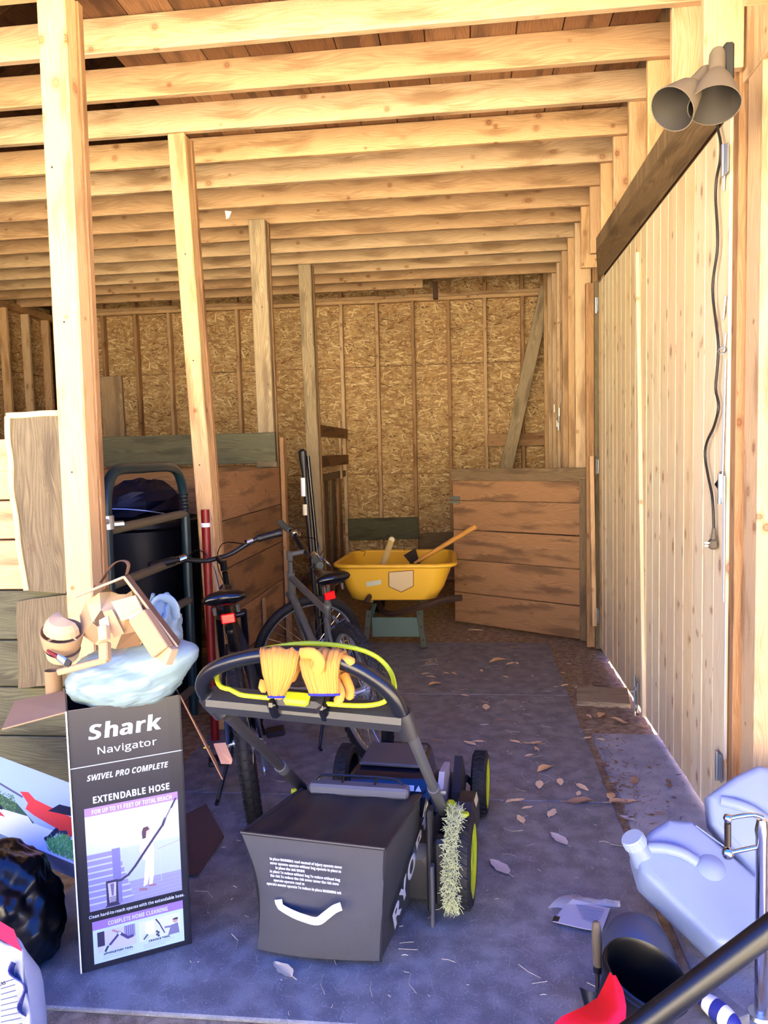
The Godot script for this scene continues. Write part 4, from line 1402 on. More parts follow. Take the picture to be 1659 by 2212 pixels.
func build_mower():
	var lime := mat(Color(0.70, 0.76, 0.10), 0.45)
	var charcoal := mat(Color(0.10, 0.10, 0.115), 0.5)
	var grey := mat(Color(0.34, 0.35, 0.37), 0.4, 0.3)
	var fabric := mat(Color(0.32, 0.32, 0.335), 0.9)
	fabric.uv1_scale = Vector3(8, 8, 1)
	bump(fabric, T.weave, 0.12)
	var vinyl := mat(Color(0.13, 0.13, 0.15), 0.42)
	var side_m := mat(Color(0.20, 0.20, 0.20), 0.85)
	var t := thing("lawn_mower", "black and lime push lawn mower with a grey grass bag on rubber mats", "lawn mower", mo)
	# deck
	var rings := []
	for k in 9:
		var f: float = [-0.06, -0.03, 0.08, 0.2, 0.35, 0.5, 0.62, 0.7, 0.73][k]
		var hw: float = [0.16, 0.2, 0.215, 0.22, 0.235, 0.235, 0.21, 0.16, 0.1][k]
		var top: float = [0.18, 0.22, 0.24, 0.225, 0.2, 0.19, 0.175, 0.155, 0.13][k]
		rings.append([mw(-hw, 0.05, f), mw(-hw, top * 0.7, f), mw(-hw * 0.86, top, f), mw(0, top + 0.008, f), mw(hw * 0.86, top, f), mw(hw, top * 0.7, f), mw(hw, 0.05, f), mw(0, 0.05, f)])
	var mb := MB.new()
	mb.loft(rings)
	obj("deck", mb, charcoal, t, 35.0)
	# motor housing with its lid
	mb = MB.new()
	rings = []
	for s in [[0.10, 0.15, 0.20], [0.13, 0.165, 0.29], [0.17, 0.165, 0.345], [0.21, 0.155, 0.362], [0.40, 0.13, 0.372], [0.50, 0.12, 0.35], [0.58, 0.11, 0.28], [0.62, 0.1, 0.19]]:
		var hw: float = s[1]
		var y: float = s[2]
		rings.append([mw(-hw - 0.02, 0.17, s[0]), mw(-hw - 0.012, y * 0.75, s[0]), mw(-hw, y - 0.012, s[0]), mw(-hw + 0.02, y, s[0]), mw(hw - 0.045, y, s[0]), mw(hw - 0.03, y - 0.012, s[0]), mw(hw - 0.012, y * 0.75, s[0]), mw(hw, 0.17, s[0])])
	mb.loft(rings)
	obj("motor_housing", mb, mat(Color(0.07, 0.075, 0.11), 0.16), t, 32.0)
	mb = MB.new()
	mb.box(Transform3D(Basis(mr, Vector3.UP, -md), mw(-0.02, 0.374, 0.31)), Vector3(0.22, 0.012, 0.2), 0.005)
	obj("battery_lid", mb, mat(Color(0.26, 0.26, 0.28), 0.4), t)
	mb = MB.new()
	mb.prism(Transform3D(Basis(-md, Vector3.UP, mr), mw(0.165, 0.0, 0.30)), v2([0.12, 0.19, 0.11, 0.30, 0.05, 0.345, -0.1, 0.32, -0.16, 0.19]), 0.02)
	obj("side_cowl", mb, mat(Color(0.62, 0.62, 0.64), 0.4), t, 20.0)
	mb = MB.new()
	mb.prism(Transform3D(Basis(-md, Vector3.UP, mr), mw(0.205, 0.0, 0.42)), v2([0.12, 0.16, 0.10, 0.24, -0.02, 0.33, -0.12, 0.22, -0.14, 0.16]), 0.03)
	obj("discharge_guard", mb, charcoal, t, 20.0)
	# row of white warning pictograms on the housing's rear face
	for k in 9:
		mb = MB.new()
		var c := mw(-0.10 + 0.0245 * k, 0.325, 0.143)
		var up := (Vector3.UP * 0.9 - md * 0.0 + md * 0.3).normalized()
		if k == 0 or k == 8:
			mb.tri(c + up * 0.011, c + mr * 0.011 - up * 0.009, c - mr * 0.011 - up * 0.009)
		else:
			mb.quad(c - mr * 0.0095 + up * 0.01, c + mr * 0.0095 + up * 0.01, c + mr * 0.0095 - up * 0.009, c - mr * 0.0095 - up * 0.009)
		obj("warning_pictogram", mb, mat(Color(0.8, 0.86, 0.95), 0.5) if k != 1 and k != 2 else mat(Color(0.2, 0.45, 0.75), 0.5), t)
	# rear flap bar with its wire handle
	var fa := on_y(668, 1702, 0.385)
	var fb := on_y(882, 1716, 0.385)
	mb = MB.new()
	var fx := (fb - fa).normalized()
	mb.box(Transform3D(Basis(fx, Vector3.UP, fx.cross(Vector3.UP)), (fa + fb) / 2 + md * 0.015), Vector3((fb - fa).length(), 0.036, 0.05), 0.008)
	obj("rear_flap", mb, mat(Color(0.33, 0.34, 0.38), 0.45), t)
	mb = MB.new()
	var hu := Vector3(0, 0.03, 0) + md * 0.035
	mb.tube(curve([fa + fx * 0.02 + md * 0.02, fa + fx * 0.035 + hu, (fa + fb) / 2 + hu * 1.1, fb - fx * 0.04 + hu, fb - fx * 0.015 + md * 0.02], 0.03), 0.005, 8)
	for s: float in [0.33, 0.66]:
		mb.tube([fa.lerp(fb, s) + hu, fa.lerp(fb, s) + Vector3(0, 0.005, 0)], 0.004, 6)
	obj("flap_handle", mb, M.blackgloss, t)
	# wheels
	mower_wheel(t, mw(0.262, 0.15, 0.02), 0.146, 0.07, 1.0, lime)
	mower_wheel(t, mw(-0.285, 0.15, 0.02), 0.146, 0.07, -1.0, lime)
	mower_wheel(t, mw(0.268, 0.129, 0.66), 0.125, 0.062, 1.0, lime)
	mower_wheel(t, mw(-0.30, 0.129, 0.66), 0.125, 0.062, -1.0, lime)
	mb = MB.new()
	mb.tube([mw(0.19, 0.13, 0.63), mw(0.215, 0.16, 0.63), mw(0.24, 0.12, 0.66)], 0.014, 8)
	obj("front_axle_bracket", mb, charcoal, t)
	# rear wheel guard with warning sticker, lever and knobs
	mb = MB.new()
	mb.prism(Transform3D(Basis(-md, Vector3.UP, mr), mw(0.262, 0.0, 0.2)), v2([0.13, 0.29, 0.1, 0.31, -0.03, 0.29, -0.17, 0.2, -0.18, 0.12, -0.1, 0.12, 0.05, 0.2]), 0.05)
	obj("wheel_guard", mb, charcoal, t, 25.0)
	mb = MB.new()
	var sg := [mw(0.289, 0.300, 0.135), mw(0.2895, 0.285, 0.24), mw(0.289, 0.225, 0.30), mw(0.289, 0.235, 0.22)]
	mb.quad(sg[0], sg[1], sg[2], sg[3])
	obj("guard_sticker", mb, mat(Color(0.85, 0.8, 0.62), 0.6), t)
	mb = MB.new()
	mb.box(Transform3D(Basis(mr, Vector3.UP, -md), on_z(974, 1744, -2.50)), Vector3(0.034, 0.042, 0.045), 0.01)
	obj("handle_knob", mb, lime, t)
	mb = MB.new()
	mb.box(Transform3D(Basis(mr, Vector3.UP, -md), mw(0.265, 0.297, 0.03)), Vector3(0.034, 0.02, 0.03), 0.007)
	obj("height_lever", mb, lime, t)
	mb = MB.new()
	mb.box(Transform3D(Basis(mr, Vector3.UP, -md), mw(0.2, 0.15, -0.05)), Vector3(0.05, 0.22, 0.06), 0.012)
	mb.box(Transform3D(Basis(mr, Vector3.UP, -md), mw(0.165, 0.19, -0.06)), Vector3(0.02, 0.34, 0.05), 0.006)
	obj("side_bracket", mb, charcoal, t)
	mb = MB.new()
	mb.box(Transform3D(Basis(mr, Vector3.UP, -md), mw(0.178, 0.1, -0.115)), Vector3(0.012, 0.2, 0.03), 0.004)
	obj("bag_frame_rail", mb, mat(Color(0.3, 0.3, 0.32), 0.4), t)
	# handle: lower tubes, crossbar, upper loop, lime bail
	var CL := on_z(455, 1512, -1.87)
	var CR := on_z(872, 1552, -1.81)
	var bR := on_z(957, 1752, -2.52)
	var bL := on_z(652, 1700, -2.55)
	for s in 2:
		var bot: Vector3 = [bL, bR][s]
		var top := on_z([492, 884][s], [1545, 1575][s], [-1.89, -1.84][s])
		mb = MB.new()
		mb.tube([bot, bot.lerp(top, 0.3)], 0.0175, 14)
		mb.tube([bot.lerp(top, 0.28), top], 0.0155, 14)
		obj("lower_tube", mb, grey if s == 1 else mat(Color(0.2, 0.2, 0.22), 0.4, 0.3), t)
		mb = MB.new()
		var cl := bot.lerp(top, 0.3)
		mb.tube([cl, cl + (top - bot).normalized() * 0.05], 0.0195, 12)
		if s == 1:
			mb.tube([cl, cl + mr * 0.035], 0.008, 8)
		obj("tube_clamp", mb, grey, t)
		mb = MB.new()
		mb.tube([bot + (bot - top).normalized() * 0.01, bot + Vector3(0, -0.1, 0) + md * 0.03], 0.016, 8)
		obj("handle_foot", mb, charcoal, t)
	mb = MB.new()
	mb.tube([bL + Vector3(-0.012, 0.0, 0.03), bL + Vector3(-0.03, 0.0, 0.035)], 0.009, 8)
	obj("pivot_pin", mb, lime, t)
	mb = MB.new()
	var cx := (CR - CL).normalized()
	var cy := (Vector3.UP * 0.8 + Vector3(0, 0, 0.6)).slide(cx).normalized()
	var cz := cx.cross(cy)
	var out := v2([-0.022, -0.03, 0.018, -0.032, 0.024, -0.012, 0.024, 0.016, 0.012, 0.028, -0.018, 0.028])
	mb.prism(Transform3D(Basis(cy, cz, cx), (CL + CR) / 2), out, (CR - CL).length())
	obj("crossbar", mb, mat(Color(0.15, 0.155, 0.17), 0.4), t, 20.0)
	mb = MB.new()
	var loop := []
	for p in [[458, 1512, -1.87], [442, 1497, -1.86], [437, 1478, -1.84], [450, 1454, -1.82], [485, 1434, -1.79], [540, 1419, -1.77], [600, 1412, -1.755], [660, 1412, -1.75], [720, 1424, -1.75], [775, 1447, -1.755], [820, 1476, -1.765], [850, 1508, -1.78], [866, 1540, -1.80], [872, 1562, -1.81]]:
		loop.append(on_z(p[0], p[1], p[2]))
	mb.tube(curve(loop, 0.015), 0.0185, 16)
	obj("handle_loop", mb, mat(Color(0.06, 0.065, 0.08), 0.28), t, 60.0)
	for e in 2:
		mb = MB.new()
		var ep: Vector3 = [CL, CR][e]
		var ed: Vector3 = (loop[1] - loop[0]).normalized() if e == 0 else (loop[12] - loop[13]).normalized()
		mb.tube([ep - ed * 0.05 + (Vector3.ZERO if e == 0 else mr * 0.004), ep, ep + ed * 0.02], [0.027, 0.026, 0.022], 14)
		obj("end_clamp", mb, charcoal, t)
	mb = MB.new()
	var bail := []
	for p: Array in [[478, 1484], [468, 1464], [477, 1441], [505, 1419], [560, 1404], [640, 1391], [700, 1391], [770, 1401], [815, 1420], [843, 1450], [852, 1482], [848, 1500], [828, 1517], [790, 1524], [730, 1522], [640, 1513], [545, 1504], [518, 1500], [497, 1489]]:
		bail.append(on_z(p[0], p[1], lerpf(-1.905, -1.80, clampf((p[1] - 1440.0) / 60.0, 0.0, 1.0))))
	mb.tube(curve(bail, 0.02, true), 0.0062, 10, true, false)
	obj("bail_lever", mb, lime, t, 60.0)
	# switch housing
	var sc := on_z(648, 1512, -1.80)
	mb = MB.new()
	mb.box(Transform3D(Basis(cx, cy, cz), sc - cz * 0.0 + cy * -0.004), Vector3(0.12, 0.045, 0.05), 0.012)
	obj("switch_housing", mb, charcoal, t)
	mb = MB.new()
	mb.box(Transform3D(Basis(cx, cy, cz), sc + cy * 0.022 + cz * 0.012), Vector3(0.062, 0.022, 0.034), 0.008)
	obj("start_button", mb, lime, t)
	for k in 2:
		mb = MB.new()
		var kp := on_z([596, 703][k], [1518, 1524][k], -1.82)
		mb.box(Transform3D(Basis(cx, cy, cz), kp), Vector3(0.026, 0.062, 0.06), 0.008)
		obj("bail_clamp", mb, M.blackgloss, t)
	# grass bag
	var bag := part_node(t, "grass_bag", Transform3D())
	org[bag] = mo
	var FTR := on_y(832, 1834, 0.375)
	var FTL := on_y(521, 1798, 0.375)
	var BTL := on_y(652, 1704, 0.375)
	var BTR := on_y(908, 1718, 0.375)
	var FBR := on_y(822, 2076, 0.02)
	var FBL := on_y(556, 2050, 0.02)
	var BBR := BTR + (FBR - FTR) * 0.95
	var BBL := mw(-0.27, 0.03, -0.03)
	mb = MB.new()
	var fg := patch(FTL, FTR, FBR, FBL, func(u, v): return -0.05 * sin(PI * pow(u, 0.9)) * sin(PI * minf(1.0, v * 0.92)) * (0.2 + 1.1 * v) + 0.016 * sin(PI * u) * exp(-pow((v - 0.3) * 6.0, 2.0)) + 0.006 * sin(u * 9.0 + v * 5.0) * sin(PI * v), 28, 28)
	var fu := (FTR - FTL).normalized()
	for i in 29:
		for j in 29:
			fg[i][j] += fu * 0.03 * sin(PI * j / 28.0) * pow(1.0 - i / 28.0, 2.0)
			fg[i][j].y = maxf(fg[i][j].y, 0.012)
	mb.sheet(fg, 0.0, 4.0, 4.0)
	obj("front_panel", mb, fabric, bag, 80.0)
	mb = MB.new()
	mb.sheet(patch(BTL, BTR, FTR, FTL, func(u, v): return 0.0 + 0.035 * sin(PI * u) * sin(PI * v) * (1.2 - v) + 0.006 * sin(u * 17.0), 20, 20), 0.0)
	obj("top_panel", mb, vinyl, bag, 80.0)
	mb = MB.new()
	mb.sheet(patch(FTR, BTR, BBR, FBR, func(u, v): return 0.008 * sin(PI * u) * sin(PI * v), 16, 16), 0.0, 3.0, 3.0)
	obj("side_panel", mb, side_m, bag, 80.0)
	mb = MB.new()
	mb.sheet(patch(BTL, FTL, FBL, BBL, func(u, v): return 0.028 * sin(PI * v) * u, 12, 28), 0.0, 3.0, 3.0)
	obj("side_panel", mb, side_m, bag, 80.0)
	mb = MB.new()
	mb.sheet(patch(FBL, FBR, BBR, BBL, func(_u, _v): return 0.0, 6, 6), 0.0)
	obj("bottom_panel", mb, vinyl, bag, 80.0)
	mb = MB.new()
	mb.tube([FTL, FTR], 0.0055, 8)
	mb.tube([FTR, BTR], 0.0055, 8)
	mb.tube([FTL, BTL], 0.0055, 8)
	mb.tube([FTR, FBR], 0.004, 8)
	obj("seam_piping", mb, vinyl, bag)
	# lettering along the side
	var pn := (BTR - FTR).cross(FBR - FTR).normalized()
	if pn.x < 0:
		pn = -pn
	var la := on_plane(843, 1992, FTR, pn)
	var lb := on_plane(914, 1772, FTR, pn)
	var lx := (lb - la).normalized()
	fit_text(bag, "RYOBI", la.lerp(lb, 0.5) + pn * 0.0095 - pn.cross(lx) * 0.006, lx, pn.cross(lx), pn, 0.075, (lb - la).length(), mat(Color(0.75, 0.75, 0.75), 0.6), true)
	# printed warning lines on the front
	var fn := (FTR - FTL).cross(FBL - FTL).normalized()
	if fn.z < 0:
		fn = -fn
	var white := mat(Color(0.85, 0.87, 0.92), 0.6)
	var r2 := RandomNumberGenerator.new()
	r2.seed = 3
	for k in 7:
		var v := 1862 + 7.4 * k
		var o2 := 0.026 if k > 0 and k < 5 else 0.024
		var pa := on_plane(602, v - 5 + 0.6 * k, FTL + fn * 0.024, fn)
		var fxx := (FTR - FTL).normalized()
		var s := ""
		for w in [r2.randi_range(9, 10), 8, 10][k % 3]:
			s += ["To reduce", "WARNING", "the risk", "of injury", "never", "operate", "mower", "without bag", "in place", "read manual"][r2.randi() % 10] + " "
		s = s.substr(0, 52 if k % 3 != 2 else 22)
		var o := lettering(bag, s, Transform3D(Basis(fxx, fn.cross(fxx), fn), pa + fn * (0.0 + 0.0025 * k) + fxx * (0.083 if k % 3 != 2 else 0.037)), 0.0075, white, true, 0.0, 0.8, 0.0006, "warning_line")
	# webbing handle
	mb = MB.new()
	var hs := []
	for p in [[601, 1943, 0.035], [606, 1958, 0.04], [628, 1972, 0.06], [655, 1983, 0.068], [685, 1990, 0.068], [705, 1977, 0.062], [722, 1964, 0.05], [737, 1958, 0.042]]:
		hs.append(on_plane(p[0], p[1], FTL + fn * p[2], fn))
	mb.tube(curve(hs, 0.01), 0.012, 8, false, true, fn, 0.2)
	obj("webbing_handle", mb, mat(Color(0.86, 0.88, 0.92), 0.8), bag)
	# dry grass stuck to the rear wheel
	mb = MB.new()
	var wc := mw(0.245, 0.15, 0.02)
	for k in 1500:
		var an := r2.randf_range(-0.25, 2.3)
		var d := -md * sin(an) + Vector3.UP * cos(an)
		var p := wc + d * r2.randf_range(0.15, 0.162) + mr * r2.randf_range(-0.03, 0.014)
		var q := p + Vector3(r2.randf_range(-1, 1), r2.randf_range(-1, 1), r2.randf_range(-1, 1)).normalized() * r2.randf_range(0.008, 0.026) + d * 0.004
		p.y = maxf(p.y, 0.003)
		q.y = maxf(q.y, 0.003)
		mb.tube([p, p.lerp(q, 0.5) + Vector3(0, 0.003, 0), q], 0.0008, 3, false, false)
	tag(obj("grass_clippings", mb, mat(Color(0.74, 0.76, 0.56), 0.8), self, 80.0), "dry pale grass clippings caked on the mower's rear wheel", "grass", "", "stuff")
	build_gloves()

func glove(label: String, pts: Array, cuff: Array, knit: Material, blue: Material, fingers: Array) -> Node3D:
	# pts: rows from the cuff up over the bar; each row [u_left, u_right, v, z]
	var mid := on_z((pts[0][0] + pts[0][1]) / 2, pts[0][2], pts[0][3])
	var t := thing("work_glove", label, "glove", mid, "knit gloves over the mower handle")
	var rings := []
	for r in pts:
		var a := on_z(r[0], r[2], r[3])
		var b := on_z(r[1], r[2], r[3])
		var ring := []
		var th: float = r[4]
		var nrm := Vector3(0, 0.25, 1).normalized() if r[5] == 0 else (Vector3.UP if r[5] == 1 else Vector3(0, 0.25, -1).normalized())
		for k in 20:
			var an := TAU * k / 20.0
			var x := 0.5 - 0.5 * cos(an)
			ring.append(a.lerp(b, x) + nrm * (th * sin(an) + 0.003 * sin(x * 26.0)))
		rings.append(ring)
	var mb := MB.new()
	mb.loft(rings, false, true)
	obj("knit_body", mb, knit, t, 80.0)
	mb = MB.new()
	var cr := []
	for p: Vector3 in rings[0]:
		cr.append(p)
	mb.tube(cr, 0.0032, 6, true, false)
	obj("cuff_edge", mb, blue, t)
	for f in fingers:
		mb = MB.new()
		var l := []
		for q in f:
			l.append(on_z(q[0], q[1], q[2]))
		var c := curve(l, 0.01)
		var rad := []
		for k in c.size():
			rad.append(0.0115 if k < c.size() - 1 else 0.006)
		mb.tube(c, rad, 10)
		obj("finger", mb, knit, t, 80.0)
	return t
func build_gloves():
	var knit := mat(Color(0.78, 0.53, 0.22), 0.95)
	knit.uv1_scale = Vector3(5, 6, 1)
	bump(knit, T.ribs, 0.35)
	var blue := mat(Color(0.13, 0.14, 0.62), 0.9)
	glove("orange knit glove with a folded blue cuff on the mower handle, left of its pair", [[580, 614, 1505, -1.73, 0.010, 0], [575, 626, 1485, -1.725, 0.012, 0], [566, 640, 1455, -1.722, 0.012, 0], [562, 646, 1425, -1.724, 0.012, 0], [560, 650, 1408, -1.735, 0.008, 1], [561, 652, 1402, -1.76, 0.008, 1], [565, 650, 1412, -1.79, 0.010, 2], [570, 648, 1450, -1.80, 0.012, 2], [580, 640, 1470, -1.80, 0.01, 2]], [], knit, blue, [[[572, 1470, -1.795], [568, 1484, -1.79], [576, 1492, -1.79]], [[625, 1450, -1.735], [608, 1490, -1.735], [600, 1508, -1.74]]])
	var t := glove("orange knit glove with an open blue cuff hanging over the mower handle", [[668, 733, 1500, -1.725, 0.016, 0], [662, 733, 1484, -1.72, 0.014, 0], [652, 732, 1460, -1.718, 0.013, 0], [646, 735, 1432, -1.72, 0.013, 0], [648, 742, 1412, -1.735, 0.008, 1], [652, 748, 1406, -1.76, 0.008, 1], [656, 752, 1418, -1.79, 0.010, 2], [660, 750, 1455, -1.80, 0.012, 2], [668, 740, 1480, -1.80, 0.01, 2]], [], knit, blue, [[[742, 1455, -1.79], [756, 1490, -1.78], [752, 1510, -1.78]], [[725, 1470, -1.77], [736, 1500, -1.755], [726, 1520, -1.75]], [[735, 1420, -1.75], [755, 1428, -1.745], [764, 1434, -1.745]]])
	# its thumb folded over the front
	var mb := MB.new()
	mb.tube(curve([on_z(652, 1412, -1.715), on_z(676, 1412, -1.70), on_z(690, 1430, -1.698), on_z(684, 1450, -1.702)], 0.01), 0.014, 12, false, true, Vector3(0, 0, 1), 0.6)
	obj("thumb", mb, knit, t, 80.0)

# ------------------------------------------------------------------ flat print: a little painter
class Art:
	var im: Image
	func _init(w: int, h: int, c: Color):
		im = Image.create(w, h, false, Image.FORMAT_RGB8)
		im.fill(c)
	func rect(x: float, y: float, w: float, h: float, c: Color):
		im.fill_rect(Rect2i(int(x), int(y), int(w), int(h)), c)
	func poly(a: Array, c: Color):
		var lo := 1e9
		var hi := -1e9
		for i in range(1, a.size(), 2):
			lo = minf(lo, a[i]); hi = maxf(hi, a[i])
		for y in range(maxi(0, int(lo)), mini(im.get_height() - 1, int(hi)) + 1):
			var xs := []
			var n := a.size() / 2
			for i in n:
				var x1: float = a[2 * i]; var y1: float = a[2 * i + 1]
				var x2: float = a[2 * ((i + 1) % n)]; var y2: float = a[2 * ((i + 1) % n) + 1]
				if (y1 <= y + 0.5) != (y2 <= y + 0.5):
					xs.append(x1 + (y + 0.5 - y1) / (y2 - y1) * (x2 - x1))
			xs.sort()
			for k in range(0, xs.size() - 1, 2):
				var x0 := maxi(0, int(xs[k]))
				im.fill_rect(Rect2i(x0, y, maxi(1, int(xs[k + 1]) - x0), 1), c)
	func dot(x: float, y: float, r: float, c: Color):
		for dy in range(-int(r), int(r) + 1):
			var hw := int(sqrt(maxf(0.0, r * r - dy * dy)))
			im.fill_rect(Rect2i(int(x) - hw, int(y) + dy, 2 * hw + 1, 1), c)
	func line(a: Array, r: float, c: Color):
		for i in range(0, a.size() - 2, 2):
			var p := Vector2(a[i], a[i + 1])
			var q := Vector2(a[i + 2], a[i + 3])
			var n := int((q - p).length() / maxf(1.0, r * 0.6)) + 1
			for k in n + 1:
				var s := p.lerp(q, float(k) / n)
				dot(s.x, s.y, r, c)
	func tex() -> ImageTexture:
		return ImageTexture.create_from_image(im)

func vacuum_print() -> ImageTexture:
	var a := Art.new(640, 1480, Color(0.115, 0.12, 0.155))
	var pale := Color(0.70, 0.80, 0.86)
	var violet := Color(0.56, 0.45, 0.76)
	var mid := Color(0.60, 0.58, 0.76)
	var ink := Color(0.20, 0.19, 0.30)
	a.rect(0, 0, 24, 1480, Color(0.09, 0.095, 0.13))
	a.rect(560, 0, 80, 560, Color(0.09, 0.095, 0.13))
	a.rect(0, 318, 640, 5, pale)
	a.rect(66, 556, 530, 48, violet)
	a.rect(66, 604, 530, 540, pale)
	# room: wall tone, stairs, floor
	a.rect(66, 820, 530, 200, Color(0.64, 0.71, 0.83))
	a.rect(66, 1020, 530, 124, Color(0.54, 0.55, 0.74))
	for k in 9:
		var y := 812 + 36 * k
		a.rect(66, y, 176 + 9 * k, 36, Color(0.52, 0.52, 0.70))
		a.rect(66, y, 176 + 9 * k, 9, Color(0.68, 0.74, 0.84))
	a.rect(204, 812, 46, 320, Color(0.45, 0.45, 0.64))
	for k in 5:
		a.line([300, 1040 + 22 * k, 590, 1030 + 22 * k], 1.0, Color(0.60, 0.60, 0.78))
	a.line([470, 868, 594, 842], 2.0, mid)
	a.line([478, 870, 478, 1060], 1.0, Color(0.7, 0.72, 0.85))
	# person in a light blouse holding the hose
	a.poly([380, 1020, 395, 900, 440, 900, 436, 1010, 425, 1065, 405, 1065, 414, 1000, 396, 1060, 372, 1070], Color(0.90, 0.90, 0.95))
	a.poly([376, 800, 400, 782, 430, 790, 446, 870, 440, 915, 380, 915, 366, 880], Color(0.80, 0.76, 0.86))
	a.line([428, 795, 470, 775, 500, 745], 7.0, Color(0.80, 0.74, 0.82))
	a.line([376, 812, 366, 860, 388, 880], 7.0, Color(0.80, 0.76, 0.86))
	a.dot(408, 752, 21, Color(0.80, 0.66, 0.64))
	a.poly([388, 728, 412, 724, 424, 742, 404, 752, 400, 790, 380, 792, 378, 750], Color(0.30, 0.22, 0.26))
	a.line([352, 1082, 388, 1088], 7.0, Color(0.55, 0.40, 0.45))
	a.line([408, 1072, 440, 1074], 6.0, Color(0.55, 0.40, 0.45))
	# hose and wand
	a.line([214, 1002, 250, 1000, 290, 980, 330, 940, 370, 890, 420, 830, 470, 770, 500, 735], 7.0, ink)
	a.line([500, 735, 516, 700], 8.0, ink)
	a.line([514, 706, 560, 630, 582, 596], 4.0, Color(0.36, 0.34, 0.45))
	a.line([556, 640, 582, 596], 6.0, ink)
	# upright cleaner
	a.rect(162, 990, 66, 150, ink)
	a.poly([172, 1004, 220, 1004, 214, 1120, 178, 1120], Color(0.72, 0.72, 0.84))
	a.poly([186, 1010, 208, 1010, 202, 1080, 192, 1080], Color(0.40, 0.38, 0.52))
	for k in 4:
		a.rect(180, 1086 + 9 * k, 34, 4, ink)
	a.poly([176, 1118, 216, 1118, 240, 1140, 150, 1140], ink)
	# lower panel
	a.rect(74, 1205, 522, 50, violet)
	a.rect(74, 1255, 522, 195, pale)
	a.rect(98, 1272, 218, 120, Color(0.72, 0.73, 0.86))
	a.rect(98, 1272, 40, 84, ink)
	a.rect(250, 1272, 60, 70, Color(0.42, 0.42, 0.58))
	for k in 5:
		a.rect(254 + 12 * k, 1272, 4, 70, Color(0.6, 0.6, 0.75))
	a.line([160, 1364, 200, 1326, 224, 1302], 7.0, Color(0.27, 0.24, 0.42))
	a.line([216, 1300, 270, 1344, 294, 1340], 8.0, Color(0.27, 0.24, 0.42))
	a.dot(222, 1306, 9, pale)
	a.line([186, 1280, 212, 1296], 6.0, Color(0.62, 0.5, 0.55))
	a.dot(148, 1376, 22, pale)
	a.line([140, 1388, 154, 1366], 6.0, ink)
	a.rect(334, 1272, 240, 120, Color(0.78, 0.82, 0.92))
	a.rect(372, 1282, 50, 76, Color(0.88, 0.9, 0.96))
	a.line([434, 1280, 452, 1308], 4.0, ink)
	a.line([452, 1308, 480, 1370], 3.0, ink)
	a.dot(546, 1312, 15, Color(0.70, 0.56, 0.56))
	a.poly([530, 1302, 562, 1298, 562, 1310, 534, 1308], Color(0.15, 0.13, 0.18))
	a.poly([500, 1392, 520, 1336, 562, 1330, 570, 1392], Color(0.45, 0.45, 0.58))
	a.line([524, 1344, 486, 1340], 6.0, Color(0.45, 0.45, 0.58))
	for k in 4:
		a.dot(436 + 9 * (k % 2), 1352 + 9 * k, 7, Color(0.26, 0.30, 0.34))
	a.dot(370, 1368, 20, pale)
	a.line([360, 1378, 380, 1358], 4.0, ink)
	for k in 2:
		a.rect(124, 1418 + 12 * k, 170 - 30 * k, 3, Color(0.62, 0.66, 0.76))
	for k in 3:
		a.rect(356, 1412 + 10 * k, 180 - 26 * k, 3, Color(0.62, 0.66, 0.76))
	return a.tex()
func trimmer_print() -> ImageTexture:
	var a := Art.new(512, 360, Color(0.62, 0.72, 0.92))
	var red := Color(0.86, 0.25, 0.16)
	a.rect(0, 250, 512, 110, Color(0.86, 0.90, 0.96))
	a.poly([0, 150, 250, 190, 330, 250, 150, 330, 0, 330], Color(0.24, 0.36, 0.20))
	var r := RandomNumberGenerator.new()
	r.seed = 4
	for k in 500:
		a.dot(r.randf_range(0, 240), r.randf_range(160, 250), r.randf_range(1, 4), Color(0.2, 0.34, 0.15).lerp(Color(0.5, 0.62, 0.3), r.randf()))
	a.poly([0, 330, 130, 250, 300, 230, 360, 300, 160, 360, 0, 360], Color(0.88, 0.90, 0.93))
	a.line([0, 95, 120, 118, 270, 150], 5.0, Color(0.35, 0.34, 0.40))
	a.poly([262, 130, 300, 118, 330, 140, 420, 150, 500, 160, 512, 230, 470, 262, 430, 235, 380, 225, 330, 215, 290, 200, 300, 170], red)
	a.poly([390, 170, 512, 150, 512, 110, 440, 120], Color(0.12, 0.12, 0.16))
	a.line([430, 240, 400, 285, 380, 300], 9.0, Color(0.12, 0.12, 0.16))
	a.line([440, 250, 470, 235], 8.0, Color(0.2, 0.22, 0.3))
	a.poly([40, 270, 90, 240, 150, 250, 190, 275, 120, 285, 60, 300], red)
	a.line([80, 235, 170, 240], 9.0, Color(0.12, 0.1, 0.12))
	for k in 900:
		var x := 470 + r.randf_range(-1, 1) * 80
		var y := 350 - absf(r.randf()) * (100 - absf(x - 470) * 0.7)
		a.line([x, y, x + r.randf_range(-14, 14), y - r.randf_range(6, 22)], 1.0, Color(0.15, 0.5, 0.2).lerp(Color(0.6, 0.85, 0.45), r.randf()))
	return a.tex()
func quad_face(mb: MB, a: Vector3, b: Vector3, c: Vector3, d: Vector3):
	mb.quad(a, b, c, d, Vector2(0, 0), Vector2(1, 0), Vector2(1, 1), Vector2(0, 1))
func slab(mb: MB, pts: Array, th: Vector3):
	# flat many-sided sheet with thickness th
	var start := mb.P.size()
	var n := pts.size()
	for i in range(1, n - 1):
		mb.tri(pts[0], pts[i], pts[i + 1])
		mb.tri(pts[0] + th, pts[i + 1] + th, pts[i] + th)
	for i in n:
		var p: Vector3 = pts[i]
		var q: Vector3 = pts[(i + 1) % n]
		mb.quad(p, p + th, q + th, q)
	mb.outward(start)
